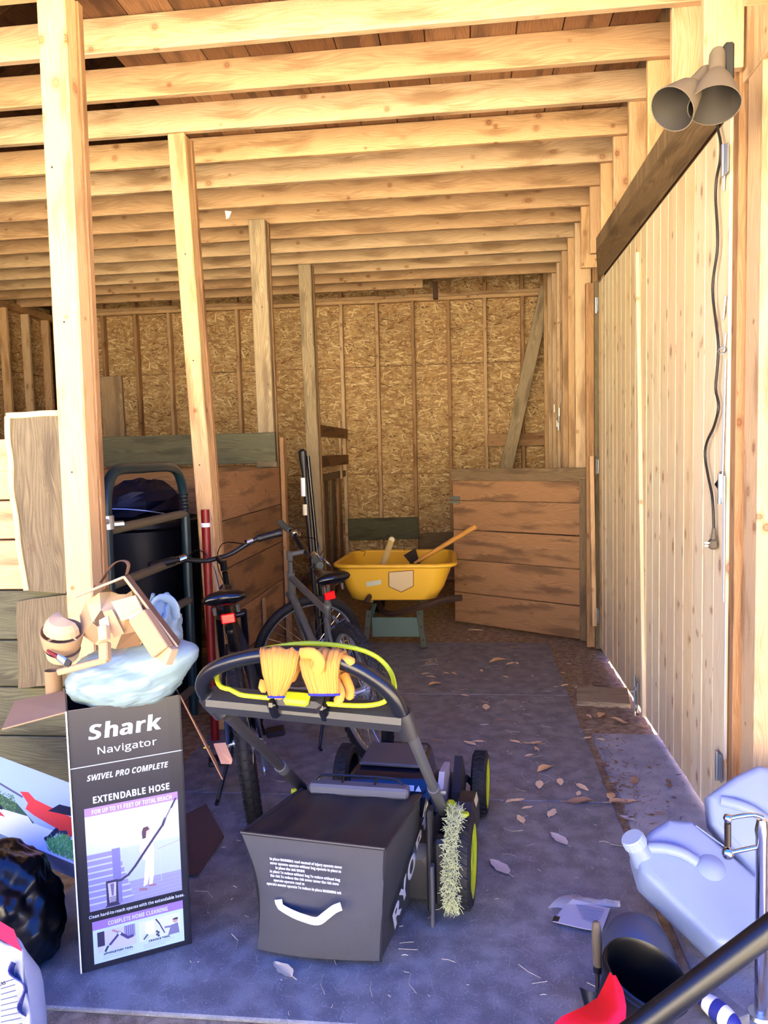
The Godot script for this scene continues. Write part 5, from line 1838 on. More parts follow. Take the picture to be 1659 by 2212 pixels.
func fit_text(parent: Node3D, s: String, at: Vector3, bx: Vector3, by: Vector3, bz: Vector3, height: float, width: float, m: Material, bold := true, slant := 0.0) -> MeshInstance3D:
	var o := lettering(parent, s, Transform3D(Basis(bx, by, bz), at), height, m, bold, 0.0)
	var w: float = o.mesh.get_aabb().size.x
	o.transform.basis = Basis(bx * (width / w), by + bx * slant, bz)
	return o
# a crumpled sack: a ball pulled into shape
func sack(c: Vector3, rad: Vector3, seed_: int, wr: float, pulls: Array, nu := 56, nv := 36, fr := Vector3(5, 19, 7)) -> MB:
	var n := noise(seed_, 1)
	var n2 := noise(seed_ + 1, 1)
	var g := []
	for i in nu + 1:
		var row := []
		for j in nv + 1:
			var an := TAU * (i % nu) / nu
			var ph := PI * j / nv
			var d := Vector3(cos(an) * sin(ph), cos(ph), sin(an) * sin(ph))
			var k := 1.0 + wr * n.get_noise_3dv(d * 2.0) + wr * 0.4 * absf(n2.get_noise_3dv(d * Vector3(3.0, 5.0, 3.0) + Vector3(9, 3, 1))) + (0.012 + wr * 0.08) * n2.get_noise_3dv(d * fr)
			for p in pulls:
				k += p[1] * pow(maxf(0.0, d.dot(p[0].normalized())), p[2])
			row.append(c + d * rad * k)
		g.append(row)
	var mb := MB.new()
	mb.sheet(g)
	return mb

func build_box():
	var bl := Vector3(-1.15, 0.002, -2.008)
	var u := Vector3(0.868, 0, -0.496)
	var n := Vector3(0.496, 0, 0.868)
	var W_ := 0.318
	var H_ := 0.783
	var D_ := 0.24
	var t := thing("vacuum_box", "tall dark printed vacuum cleaner box with open flaps, beside the mower bag", "cardboard box", bl + u * W_ / 2 - n * D_ / 2)
	var up := Vector3.UP
	var dark := mat(Color(0.115, 0.12, 0.155), 0.38)
	var th := 0.005
	var mb := MB.new()
	quad_face(mb, bl + up * H_, bl + u * W_ + up * H_, bl + u * W_, bl)
	var pm := mat(Color(1, 1, 1), 0.33, 0.0, vacuum_print())
	obj("front_panel", mb, pm, t, 0.0)
	for k in 4:
		mb = MB.new()
		var c: Vector3 = [bl + u * W_ / 2 - n * (th / 2 + 0.0008), bl + u * W_ / 2 - n * D_, bl + u * th / 2 - n * D_ / 2, bl + u * (W_ - th / 2) - n * D_ / 2][k]
		var sz: Vector3 = [Vector3(W_, H_, th), Vector3(W_, H_, th), Vector3(th, H_, D_), Vector3(th, H_, D_)][k]
		mb.box(Transform3D(Basis(u, up, n), c + up * H_ / 2), sz, 0.0)
		obj(["inner_liner", "back_panel", "side_panel", "side_panel"][k], mb, [M.card, dark, dark, dark][k], t, 0.0)
	mb = MB.new()
	mb.box(Transform3D(Basis(u, up, n), bl + up * H_ / 2), Vector3(0.004, H_, 0.004), 0.0)
	obj("white_edge", mb, M.white, t, 0.0)
	mb = MB.new()
	mb.box(Transform3D(Basis(u, up, n), bl + u * W_ / 2 - n * D_ / 2 + up * 0.004), Vector3(W_ - 0.01, 0.004, D_ - 0.01), 0.0)
	obj("bottom_panel", mb, M.card, t, 0.0)
	# flaps
	var tl := bl + up * H_
	var trr := bl + u * W_ + up * H_
	mb = MB.new()
	var f1 := on_y(4, 1574, 0.735)
	var f1b := on_y(10, 1560, 0.737)
	var f2 := on_y(32, 1514, 0.748)
	slab(mb, [tl, f1, f1b, f2, tl - n * D_ * 0.9], Vector3(0, -0.004, 0))
	obj("left_flap", mb, mat(Color(0.60, 0.48, 0.35), 0.85), t, 0.0)
	mb = MB.new()
	var g1 := on_z(482, 1684, -2.27)
	var g2 := on_z(466, 1640, -2.40)
	slab(mb, [trr, g1, g2, trr - n * D_ * 0.9], Vector3(-0.004, -0.001, 0))
	obj("right_flap", mb, mat(Color(0.50, 0.37, 0.28), 0.85), t, 0.0)
	mb = MB.new()
	slab(mb, [on_z(462, 1606, -2.42), on_z(487, 1604, -2.46), on_z(502, 1640, -2.46), on_z(500, 1648, -2.46), on_z(478, 1647, -2.42)], Vector3(0, -0.004, 0.002))
	obj("flap_tab", mb, mat(Color(0.80, 0.62, 0.52), 0.85), t, 0.0)
	mb = MB.new()
	mb.box(Transform3D(Basis(u, up, n), on_z(446, 1614, -2.36)), Vector3(0.02, 0.004, 0.004), 0.0)
	obj("yellow_tie", mb, mat(Color(0.9, 0.8, 0.1), 0.5), t)
	# print lettering on the front
	var white := mat(Color(0.80, 0.84, 0.87), 0.45)
	var ink := mat(Color(0.22, 0.22, 0.30), 0.5)
	var z := n * 0.0012
	var P := func(fx: float, fy: float) -> Vector3: return bl + u * (W_ * fx) + up * (H_ * (1.0 - fy)) + z
	fit_text(t, "Shark", P.call(0.49, 0.092), u, up, n, 0.044, 0.20, white, true, 0.12)
	fit_text(t, "Shark", P.call(0.495, 0.092) + z * 0.3, u, up, n, 0.044, 0.20, white, true, 0.12)
	fit_text(t, "Navigator", P.call(0.50, 0.165), u, up, n, 0.020, 0.165, white, false)
	fit_text(t, "SWIVEL PRO COMPLETE", P.call(0.50, 0.262), u, up, n, 0.017, 0.225, white, true, 0.2)
	fit_text(t, "EXTENDABLE HOSE", P.call(0.52, 0.348), u, up, n, 0.020, 0.215, white)
	fit_text(t, "FOR UP TO 11 FEET OF TOTAL REACH", P.call(0.52, 0.3925), u, up, n, 0.0125, 0.225, white)
	fit_text(t, "Clean hard-to-reach spaces with the extendable hose.", P.call(0.52, 0.793), u, up, n, 0.009, 0.272, white)
	fit_text(t, "COMPLETE HOME CLEANING", P.call(0.52, 0.832), u, up, n, 0.0125, 0.17, white)
	fit_text(t, "UPHOLSTERY TOOL", P.call(0.33, 0.948), u, up, n, 0.006, 0.082, ink)
	fit_text(t, "CREVICE TOOL", P.call(0.70, 0.944), u, up, n, 0.006, 0.062, ink)

	# grocery bags lying in the open box
	var gb := mat(Color(0.52, 0.61, 0.62), 0.32)
	gb.backlight_enabled = true
	gb.backlight = Color(0.18, 0.2, 0.2)
	var c := on_z(272, 1462, -2.17)
	var tip := on_z(442, 1375, -2.14)
	mb = sack(c, Vector3(0.165, 0.092, 0.125), 5, 0.06, [[(tip - c) / Vector3(0.165, 0.092, 0.125), 0.75, 7.0], [Vector3(-0.6, -0.4, 0.2), 0.12, 4.0]], 96, 60)
	tag(obj("grocery_bag", mb, gb, self, 70.0), "pale crumpled plastic grocery bag stuffed into the tall printed box", "plastic bag")
	c = on_z(355, 1365, -2.40)
	t = thing("grocery_bag", "white plastic bag with an open carry handle behind the cardboard craft", "plastic bag", c)
	mb = sack(c, Vector3(0.055, 0.095, 0.07), 8, 0.2, [[Vector3(0.2, 1, 0), 0.25, 3.0]], 48, 32)
	obj("bag_body", mb, gb, t, 70.0)
	mb = MB.new()
	var hl := []
	for p in [[338, 1330], [332, 1312], [338, 1298], [352, 1292], [368, 1296], [378, 1312], [380, 1335]]:
		hl.append(on_z(p[0], p[1], -2.37))
	mb.tube(curve(hl, 0.01), 0.014, 8, false, true, Vector3(0, 0, 1), 0.3)
	obj("bag_handle", mb, gb, t, 70.0)
	mb = MB.new()
	mb.tube([on_z(326, 1300, -2.38), on_z(331, 1283, -2.37)], 0.006, 6)
	obj("bag_ear", mb, gb, t)

	# cardboard craft figure on top of the bags
	var base := on_z(260, 1340, -2.12)
	t = thing("cardboard_craft", "homemade cardboard craft figure of taped pieces lying on the plastic bag", "cardboard craft", base)
	var cards := [mat(Color(0.69, 0.56, 0.40), 0.85), mat(Color(0.62, 0.49, 0.34), 0.85), mat(Color(0.74, 0.64, 0.48), 0.85), mat(Color(0.52, 0.39, 0.27), 0.85)]
	# faceted shell: three rows of panels
	var rows := [[[172, 1330], [178, 1372], [205, 1392], [250, 1402], [300, 1395], [330, 1370]], [[186, 1300], [200, 1345], [225, 1365], [262, 1372], [300, 1362], [322, 1340]], [[215, 1280], [218, 1318], [240, 1335], [270, 1340], [296, 1328], [312, 1300]], [[232, 1268], [240, 1278], [256, 1284], [272, 1284], [284, 1276], [290, 1266]]]
	var zz := [-2.10, -2.065, -2.06, -2.13]
	for r in 3:
		for k in 5:
			if (r == 1 and k == 1) or (r == 0 and k == 2 and false):
				continue
			var q := []
			for e in [[r, k], [r, k + 1], [r + 1, k + 1], [r + 1, k]]:
				var edge := absf(e[1] - 2.5) / 2.5
				q.append(on_z(rows[e[0]][e[1]][0], rows[e[0]][e[1]][1], zz[e[0]] - 0.05 * edge * edge))
			mb = MB.new()
			slab(mb, q, Vector3(0, 0, -0.005))
			obj("shell_panel", mb, cards[(r * 2 + k) % 4 if r < 2 else 2], t, 0.0)
	mb = MB.new()
	slab(mb, [on_z(240, 1300, -2.055), on_z(292, 1286, -2.05), on_z(312, 1325, -2.05), on_z(262, 1342, -2.05)], Vector3(0, 0, -0.004))
	obj("patch_panel", mb, cards[2], t, 0.0)
	mb = MB.new()
	slab(mb, [on_z(222, 1322, -2.052), on_z(242, 1316, -2.05), on_z(268, 1368, -2.05), on_z(246, 1378, -2.052)], Vector3(0, 0, -0.004))
	obj("patch_panel", mb, cards[0], t, 0.0)
	var dv := ray(290, 1320).normalized() * 0.12 + Vector3(0.016, 0.012, 0)
	mb = MB.new()
	slab(mb, [on_z(164, 1288, -2.08), on_z(268, 1246, -2.08), on_z(268, 1246, -2.08) + dv, on_z(164, 1288, -2.08) + dv], Vector3(0, -0.005, 0))
	obj("lid_panel", mb, cards[3], t, 0.0)
	mb = MB.new()
	slab(mb, [on_z(268, 1246, -2.08), on_z(384, 1398, -2.04), on_z(384, 1398, -2.04) + dv, on_z(268, 1246, -2.08) + dv], Vector3(-0.005, -0.003, 0))
	obj("lid_panel", mb, cards[3], t, 0.0)
	mb = MB.new()
	mb.tube([on_z(164, 1288, -2.075), on_z(268, 1246, -2.075)], 0.0035, 6)
	mb.tube([on_z(268, 1246, -2.075), on_z(384, 1398, -2.035)], 0.0035, 6)
	obj("lid_edge", mb, cards[2], t, 0.0)
	mb = MB.new()
	var st := []
	for p in [[218, 1258], [238, 1226], [252, 1214], [268, 1211], [278, 1220], [272, 1246]]:
		st.append(on_z(p[0], p[1], -2.16))
	mb.tube(curve(st, 0.01), 0.012, 8, false, true, Vector3(0.5, 1, 0), 0.15)
	obj("strap", mb, cards[3], t)
	var blocks := [[[300, 1328], [352, 1408], 0.058, 0.035, 0], [[352, 1404], [372, 1420], 0.05, 0.03, 2], [[224, 1352], [226, 1384], 0.027, 0.025, 2], [[226, 1388], [227, 1428], 0.028, 0.025, 0]]
	for b in blocks:
		var pa := on_z(b[0][0], b[0][1], -2.03)
		var pb := on_z(b[1][0], b[1][1], -2.01)
		mb = MB.new()
		var x := (pb - pa).normalized()
		var y := Vector3(0, 0, 1).cross(x).normalized()
		mb.box(Transform3D(Basis(x, y, x.cross(y)), (pa + pb) / 2), Vector3((pb - pa).length(), b[2], b[3]), 0.003)
		obj("limb_block", mb, cards[b[4]], t, 0.0)
	mb = MB.new()
	var pa := on_z(126, 1452, -2.03)
	var pb := on_z(232, 1424, -2.01)
	var x := (pb - pa).normalized()
	mb.box(Transform3D(Basis(x, Vector3(0, 0, 1).cross(x).normalized(), x.cross(Vector3(0, 0, 1).cross(x).normalized())), (pa + pb) / 2), Vector3((pb - pa).length(), 0.018, 0.018), 0.003)
	obj("foot_bar", mb, cards[0], t, 0.0)
	mb = MB.new()
	slab(mb, [on_z(276, 1332, -2.03), on_z(306, 1318, -2.03), on_z(308, 1326, -2.03), on_z(281, 1341, -2.03)], Vector3(0, 0, -0.003))
	slab(mb, [on_z(214, 1340, -2.045), on_z(232, 1330, -2.045), on_z(236, 1356, -2.045), on_z(216, 1360, -2.045)], Vector3(0, 0, -0.003))
	obj("tape", mb, M.white, t, 0.0)
	# round head: band, cap strips
	var hc := on_z(134, 1378, -2.10)
	var tilt := Basis(Vector3(0, 0, 1), -0.28) * Basis(Vector3(1, 0, 0), 0.35)
	mb = MB.new()
	mb.lathe(Transform3D(tilt, hc), [Vector2(0.052, -0.028), Vector2(0.062, 0.026), Vector2(0.059, 0.026), Vector2(0.049, -0.028), Vector2(0.052, -0.028)], 28)
	obj("head_band", mb, cards[0], t, 30.0)
	mb = MB.new()
	mb.lathe(Transform3D(tilt, hc + Vector3(0.004, 0.026, 0)), [Vector2(0.054, 0.0), Vector2(0.05, 0.02), Vector2(0.038, 0.036), Vector2(0.0, 0.044)], 12, PI * 1.25)
	obj("head_cap", mb, cards[2], t, 0.0)
	mb = MB.new()
	mb.lathe(Transform3D(tilt, hc + Vector3(0, -0.04, 0)), [Vector2(0.0, -0.022), Vector2(0.044, -0.016), Vector2(0.05, 0.012)], 24)
	obj("head_base", mb, cards[2], t, 40.0)
	# cardboard tube on the left flap
	var tb := on_y(118, 1506, 0.748)
	mb = MB.new()
	mb.lathe(Transform3D(Basis(), tb), [Vector2(0.0255, 0.001), Vector2(0.0255, 0.088), Vector2(0.024, 0.088), Vector2(0.024, 0.002), Vector2(0.0255, 0.001)], 28)
	tag(obj("cardboard_tube", mb, mat(Color(0.62, 0.50, 0.35), 0.9), self, 30.0), "upright empty cardboard roll tube standing on the box's left flap", "cardboard tube")
	pa = on_z(102, 1405, -2.035)
	pb = on_z(152, 1436, -2.02)
	t = thing("paint_brush", "small paint brush with a red handle lying under the craft figure's head", "paint brush", pa)
	mb = MB.new()
	mb.tube([pa, pa.lerp(pb, 0.45)], [0.004, 0.007], 8)
	obj("brush_handle", mb, mat(Color(0.45, 0.05, 0.06), 0.4), t)
	mb = MB.new()
	mb.tube([pa.lerp(pb, 0.44), pa.lerp(pb, 0.8)], [0.009, 0.012], 8, false, true, Vector3(0, 0, 1), 0.5)
	obj("ferrule", mb, M.galv, t)
	mb = MB.new()
	mb.tube([pa.lerp(pb, 0.8), pb], [0.012, 0.011], 8, false, true, Vector3(0, 0, 1), 0.45)
	obj("bristles", mb, mat(Color(0.2, 0.19, 0.18), 0.9), t)
	# flattened carton on the floor behind the box
	mb = MB.new()
	slab(mb, [on_y(398, 1760, 0.02), on_y(445, 1736, 0.02), on_y(484, 1806, 0.01), on_y(425, 1890, 0.01), on_y(380, 1880, 0.02)], Vector3(0, -0.006, 0))
	tag(obj("flattened_carton", mb, mat(Color(0.34, 0.25, 0.2), 0.9), self, 0.0), "flattened brown carton lying on the mat behind the printed box", "cardboard")

	# trimmer box, trash bag and feed sack on the left
	var TR := on_z(163, 1696, -2.42)
	var TL := on_z(-75, 1606, -2.42)
	var BRp := on_z(163, 1868, -2.24)
	var BLp := on_z(-75, 1770, -2.24)
	var nn := (TR - TL).cross(BLp - TL).normalized()
	if nn.z < 0:
		nn = -nn
	t = thing("trimmer_box", "pale blue box with red hedge trimmers printed on it, leaning on planks", "product box", (BLp + BRp) / 2)
	mb = MB.new()
	quad_face(mb, TL, TR, BRp, BLp)
	obj("printed_face", mb, mat(Color(1, 1, 1), 0.35, 0.0, trimmer_print()), t, 0.0)
	mb = MB.new()
	var back := -nn * 0.13
	slab(mb, [TL - nn * 0.001, TR - nn * 0.001, BRp - nn * 0.001, BLp - nn * 0.001], back)
	obj("carton", mb, mat(Color(0.42, 0.52, 0.74), 0.4), t, 0.0)
	c = on_z(6, 1975, -2.06)
	mb = sack(c, Vector3(0.165, 0.19, 0.15), 17, 0.10, [[Vector3(0.7, -0.3, 0.3), 0.1, 3.0], [Vector3(-0.2, 1, 0), 0.15, 3.0]], 96, 64, Vector3(6, 4, 6))
	for i in mb.P.size():
		mb.P[i].y = maxf(mb.P[i].y, 0.003)
	tag(obj("trash_bag", mb, mat(Color(0.02, 0.02, 0.024), 0.28), self, 50.0), "shiny black trash bag slumped on the mat beside the printed box", "trash bag")
	# feed sack
	var z0 := -1.62
	t = thing("feed_sack", "white feed sack with a red band and blue edge before the trash bag", "sack", on_z(20, 2212, z0))
	var a0 := on_z(-120, 1960, z0)
	var a1 := on_z(46, 2052, z0)
	var a2 := on_z(70, 2236, z0)
	var a3 := on_z(-100, 2330, z0)
	var sk := mat(Color(0.66, 0.68, 0.72), 0.5)
	mb = MB.new()
	mb.sheet(patch(a0, a1, a2, a3, func(uu, v): return 0.02 * sin(PI * uu) * sin(PI * v) + 0.006 * sin(uu * 14.0 + v * 9.0), 20, 20), 0.004)
	obj("front_face", mb, sk, t, 70.0)
	var lv := []
	for i in 9:
		var v := i / 7.0
		var lp := a0.lerp(a3, minf(v, 1.0)) - Vector3(0, 0, 0.006)
		var rp := a1.lerp(a2, minf(v, 1.0)) - Vector3(0, 0, 0.006)
		if i == 8:
			lp.y = 0.004
			rp.y = 0.004
		var ring := []
		for k in 20:
			var an := PI * k / 19.0
			var q := rp.lerp(lp, 0.5 - 0.5 * cos(an))
			ring.append(q - Vector3(0, 0, (0.03 + 0.12 * minf(1.0, v * 1.6)) * sin(an)))
		lv.append(ring)
	mb = MB.new()
	mb.loft(lv)
	obj("sack_body", mb, sk, t, 50.0)
	mb = MB.new()
	mb.sheet(patch(on_z(-140, 1906, z0 - 0.02), on_z(30, 2008, z0 - 0.02), on_z(48, 2056, z0 + 0.003), on_z(-120, 1962, z0 + 0.003), func(uu, v): return 0.006 * sin(PI * uu), 12, 6), 0.004)
	obj("red_band", mb, mat(Color(0.80, 0.10, 0.22), 0.5), t, 70.0)
	mb = MB.new()
	mb.sheet(patch(on_z(24, 2076, z0 + 0.02), on_z(43, 2086, z0 - 0.04), on_z(78, 2205, z0 - 0.06), on_z(52, 2190, z0 + 0.02), func(uu, v): return 0.012 * sin(v * 9.0), 8, 14), 0.003)
	obj("blue_edge", mb, mat(Color(0.10, 0.14, 0.45), 0.45), t, 70.0)
	mb = MB.new()
	mb.sheet(patch(on_z(-140, 1906, z0 - 0.02), on_z(30, 2008, z0 - 0.02), on_z(40, 2090, z0 - 0.14), on_z(-100, 2000, z0 - 0.2), func(_uu, _v): return 0.0, 4, 4), 0.003)
	obj("top_fold", mb, sk, t, 70.0)
	for k in 9:
		var pv := 2118 + 12 * k
		mb = MB.new()
		var s0 := on_z(2, pv + 6, z0 + 0.024)
		var s1 := on_z(30 + 2.2 * k, pv - 3, z0 + 0.016)
		mb.tube([s0, s1], 0.0012, 4, false, false)
		obj("print_line", mb, mat(Color(0.35, 0.37, 0.42), 0.6), t)
	lettering(t, "CTAS", Transform3D(Basis(Vector3(0.92, 0.38, 0), Vector3(-0.38, 0.92, 0), Vector3(0, 0, 1)), on_z(2, 2126, z0 + 0.026)), 0.008, mat(Color(0.2, 0.2, 0.25), 0.6), true)

# ------------------------------------------------------------------ things by the right-hand wall
func jug(label: String, TL: Vector3, a: Vector3, b: Vector3, L: float, W_: float, D_: float, with_cap: bool):
	# a down the body, b across, n out of the broad face
	var ah := a.normalized()
	var bh := (b - ah * b.dot(ah)).normalized()
	var n := ah.cross(bh).normalized()
	if n.y < 0:
		n = -n
	var t := thing("plastic_jug", label, "jug", TL + ah * L + n * -D_)
	var pl := mat(Color(0.55, 0.61, 0.72), 0.42)
	pl.backlight_enabled = true
	pl.backlight = Color(0.15, 0.16, 0.19)
	var at := func(x: float, y: float, z: float) -> Vector3: return TL + bh * x + ah * y + n * z
	# outline of the broad face with cut corners, pillowed front and back
	var out := [[0.05, 0.0], [W_ * 0.55, 0.0], [W_ - 0.05, 0.012], [W_, 0.06], [W_, L * 0.5], [W_, L - 0.05], [W_ - 0.04, L], [W_ / 2, L], [0.04, L], [0.0, L - 0.05], [0.0, L * 0.5], [0.0, 0.07]]
	var ring := []
	var c2 := Vector2(W_ / 2, L / 2)
	for i in out.size():
		for k in 4:
			var p0 := Vector2(out[(i - 1 + 12) % 12][0], out[(i - 1 + 12) % 12][1])
			var p1 := Vector2(out[i][0], out[i][1])
			var p2 := Vector2(out[(i + 1) % 12][0], out[(i + 1) % 12][1])
			var e := p1.lerp(p2, k / 4.0)
			if k == 0:
				e = p1 * 0.8 + (p1.lerp(p0, 0.1) + p1.lerp(p2, 0.1)) * 0.1
			ring.append(e)
	var rings := []
	for s in [[0.55, 0.004], [0.86, 0.002], [0.955, -0.004], [0.99, -0.018], [1.0, -0.04], [1.0, -D_ + 0.04], [0.99, -D_ + 0.018], [0.955, -D_ + 0.004], [0.8, -D_]]:
		var r := []
		for e: Vector2 in ring:
			var q: Vector2 = c2 + (e - c2) * s[0]
			r.append(at.call(q.x, q.y, s[1]))
		rings.append(r)
	var mb := MB.new()
	mb.loft(rings)
	obj("body", mb, pl, t, 50.0)
	# moulded grip: a ridge running down from the neck into a rounded boss
	mb = MB.new()
	var rg := []
	for p in [[0.075, 0.035, 0.0], [0.105, 0.07, 0.012], [0.13, 0.11, 0.014], [0.145, 0.15, 0.006]]:
		rg.append(at.call(p[0], p[1], p[2]))
	mb.tube(curve(rg, 0.01), 0.017, 12, false, true, n, 0.9)
	obj("grip_ridge", mb, pl, t, 70.0)
	mb = MB.new()
	mb.lathe(Transform3D(Basis(bh, n, bh.cross(n)), at.call(0.165, 0.185, -0.004)), [Vector2(0.0, 0.022), Vector2(0.02, 0.02), Vector2(0.04, 0.008), Vector2(0.055, 0.0)], 24)
	obj("grip_boss", mb, pl, t, 70.0)
	for s: float in [0.025, 0.24]:
		mb = MB.new()
		mb.tube([at.call(s, 0.08, 0.001), at.call(s + 0.01, 0.17, 0.001)], 0.0025, 6)
		obj("mould_line", mb, pl, t)
	if with_cap:
		var ax := (n * 0.75 - ah * 0.6 - bh * 0.1).normalized()
		var nb := bh.slide(ax).normalized()
		var fr := Basis(nb, ax, nb.cross(ax))
		var nc: Vector3 = at.call(0.052, 0.03, -0.02)
		mb = MB.new()
		mb.lathe(Transform3D(fr, nc), [Vector2(0.04, -0.02), Vector2(0.034, 0.01), Vector2(0.03, 0.035), Vector2(0.026, 0.04)], 24)
		obj("neck", mb, pl, t, 60.0)
		mb = MB.new()
		mb.lathe(Transform3D(fr, nc + ax * 0.036), [Vector2(0.034, 0.0), Vector2(0.034, 0.026), Vector2(0.031, 0.031), Vector2(0.0, 0.031)], 30)
		var capm := mat(Color(0.62, 0.68, 0.72), 0.4)
		var cap := obj("screw_cap", mb, capm, t, 30.0)
		for k in 18:
			mb = MB.new()
			var an := TAU * k / 18.0
			var d := nb * cos(an) + nb.cross(ax) * sin(an)
			mb.box(Transform3D(Basis(d, ax, d.cross(ax)), nc + ax * 0.05 + d * 0.0345), Vector3(0.002, 0.022, 0.004), 0.0)
			obj("cap_rib", mb, capm, cap, 0.0)
func build_right():
	var a := Vector3(0.252, -0.17, 0.228)
	var b := Vector3(0.231, 0.07, -0.112)
	var tl := on_y(1346, 1845, 0.285)
	jug("frosted plastic jug with a pale screw cap lying against the right wall", tl, a, b, 0.37, 0.25, 0.125, true)
	jug("frosted plastic jug lying behind the capped jug, higher against the right wall", on_y(1500, 1738, 0.375), Vector3(0.2, -0.25, 0.18), Vector3(0.26, 0.17, -0.07), 0.36, 0.29, 0.11, false)
	# chrome stand with its bail
	var px := on_y(1642, 2196, 0.0)
	var t := thing("chrome_stand", "chrome pole with a hinged bail handle standing beside the frosted jugs", "stand", px)
	var mb := MB.new()
	var top := Vector3(px.x - 0.003, 0.535, px.z)
	mb.lathe(Transform3D(Basis(), px), [Vector2(0.0, 0.012), Vector2(0.03, 0.012), Vector2(0.034, 0.002), Vector2(0.0, 0.002)], 20)
	obj("base_plate", mb, M.galv, t)
	mb = MB.new()
	mb.tube([px + Vector3(0, 0.008, 0), top - Vector3(0, 0.05, 0), top - Vector3(0, 0.03, 0), top], [0.0145, 0.0145, 0.017, 0.012], 16)
	obj("pole", mb, M.chrome, t, 50.0)
	var q := [on_z(1572, 1768, px.z), on_z(1572, 1843, px.z), on_z(1650, 1826, px.z), on_z(1648, 1766, px.z)]
	mb = MB.new()
	mb.tube(curve([q[3], q[3].lerp(q[0], 0.25) + Vector3(0, 0.008, 0), q[3].lerp(q[0], 0.6) + Vector3(0, 0.006, 0), q[0]], 0.01), 0.0058, 10)
	mb.lathe(Transform3D(Basis(), q[0]), [Vector2(0, 0.012), Vector2(0.0085, 0.009), Vector2(0.0115, 0), Vector2(0.0085, -0.009), Vector2(0, -0.012)], 12)
	obj("upper_arm", mb, M.chrome, t, 60.0)
	mb = MB.new()
	mb.tube([q[1], q[2]], 0.006, 10)
	mb.lathe(Transform3D(Basis(), q[1]), [Vector2(0, 0.016), Vector2(0.011, 0.012), Vector2(0.0155, 0), Vector2(0.011, -0.012), Vector2(0, -0.016)], 14)
	obj("lower_arm", mb, M.chrome, t, 60.0)
	mb = MB.new()
	mb.tube([q[0] - Vector3(0, 0.012, 0), q[1] + Vector3(0, 0.02, 0)], 0.0085, 12)
	obj("hand_grip", mb, mat(Color(0.16, 0.11, 0.09), 0.35), t)
	# black pipe leaning across the corner
	var p0 := on_z(1659, 2010, -1.5)
	var p1 := on_z(1390, 2212, -1.5)
	var d := (p0 - p1).normalized()
	var foot := p1 - d * ((p1.y - 0.026) / d.y)
	var far := p1 + d * 0.92
	t = thing("black_pipe", "thick black metal pipe leaning across the red scoop and chrome stand", "pipe", foot)
	mb = MB.new()
	mb.tube([foot, p1, p0, far], 0.0245, 20)
	obj("pipe_body", mb, mat(Color(0.05, 0.052, 0.06), 0.35), t, 50.0)
	mb = MB.new()
	mb.tube([far - d * 0.03, far + d * 0.004], 0.027, 20)
	obj("end_cap", mb, M.black, t)
	# nursery pot with drain holes
	var pc := on_y(1398, 2104, 0.19)
	var tilt := Basis(Vector3(0, 0, 1), -0.30) * Basis(Vector3(1, 0, 0), 0.16)
	var pb := pc - tilt.y * 0.175
	t = thing("nursery_pot", "black plastic nursery pot with drain holes, tipped beside the red scoop", "plant pot", pb)
	mb = MB.new()
	mb.lathe(Transform3D(tilt, pb), [Vector2(0, 0.002), Vector2(0.07, 0.0), Vector2(0.078, 0.012), Vector2(0.100, 0.15), Vector2(0.106, 0.152), Vector2(0.108, 0.178), Vector2(0.104, 0.181), Vector2(0.099, 0.17), Vector2(0.097, 0.15), Vector2(0.074, 0.02), Vector2(0, 0.018)], 40)
	obj("pot_body", mb, mat(Color(0.035, 0.036, 0.042), 0.35), t, 35.0)
	mb = MB.new()
	mb.lathe(Transform3D(tilt, pb + tilt.y * 0.166), [Vector2(0.106, -0.003), Vector2(0.1105, 0), Vector2(0.106, 0.003)], 40)
	obj("rim_bead", mb, M.black, t, 60.0)
	for k in 5:
		mb = MB.new()
		var an := 0.2 + TAU * k / 5.0
		mb.lathe(Transform3D(tilt, pb + tilt * Vector3(cos(an) * 0.05, 0.0195, sin(an) * 0.05)), [Vector2(0, 0), Vector2(0.009, 0.0)], 12)
		obj("drain_hole", mb, mat(Color(0.005, 0.005, 0.005), 0.9), t)
	# grey ribbed bowl behind it
	var dc := on_z(1374, 2050, -2.15)
	dc.y = 0.003
	t = thing("grey_bowl", "upturned blue-grey plastic bowl with curved grooves behind the black pot", "bowl", dc)
	mb = MB.new()
	var prof := []
	for k in 17:
		var an := PI / 2 * k / 16.0
		prof.append(Vector2(0.112 * cos(an) + 0.0001, 0.155 * sin(an) + (0.0012 if k % 2 else 0.0)))
	mb.lathe(Transform3D(Basis(), dc), prof, 40)
	obj("shell", mb, mat(Color(0.30, 0.31, 0.35), 0.4), t, 50.0)
	# trowel leaning on the pot
	var h0 := on_z(1288, 1993, -1.99)
	var h1 := on_z(1291, 2086, -1.985)
	var h2 := on_z(1291, 2142, -1.98)
	t = thing("garden_trowel", "garden trowel with a worn wooden handle leaning on the black pot", "trowel", Vector3(h2.x, 0, h2.z))
	mb = MB.new()
	mb.tube([h0 + (h0 - h1) * 0.03, h0, h0.lerp(h1, 0.15), h0.lerp(h1, 0.5), h0.lerp(h1, 0.85), h1], [0.006, 0.010, 0.0125, 0.0135, 0.0115, 0.0115], 14)
	obj("handle", mb, M.grey, t, 50.0)
	mb = MB.new()
	mb.tube([h1, h1.lerp(h2, 0.25)], [0.0125, 0.011], 12)
	obj("ferrule", mb, M.black, t)
	mb = MB.new()
	mb.tube([h1.lerp(h2, 0.2), h2], 0.0055, 8)
	obj("shank", mb, M.nail, t)
	mb = MB.new()
	var bl0 := on_z(1253, 2132, -2.0)
	var bl1 := on_z(1299, 2146, -1.97)
	mb.sheet(patch(bl0, bl1, Vector3(bl1.x - 0.004, 0.004, bl1.z + 0.03), Vector3(bl0.x + 0.012, 0.004, bl0.z + 0.03), func(uu, _v): return -0.012 * sin(PI * uu), 8, 6), 0.002)
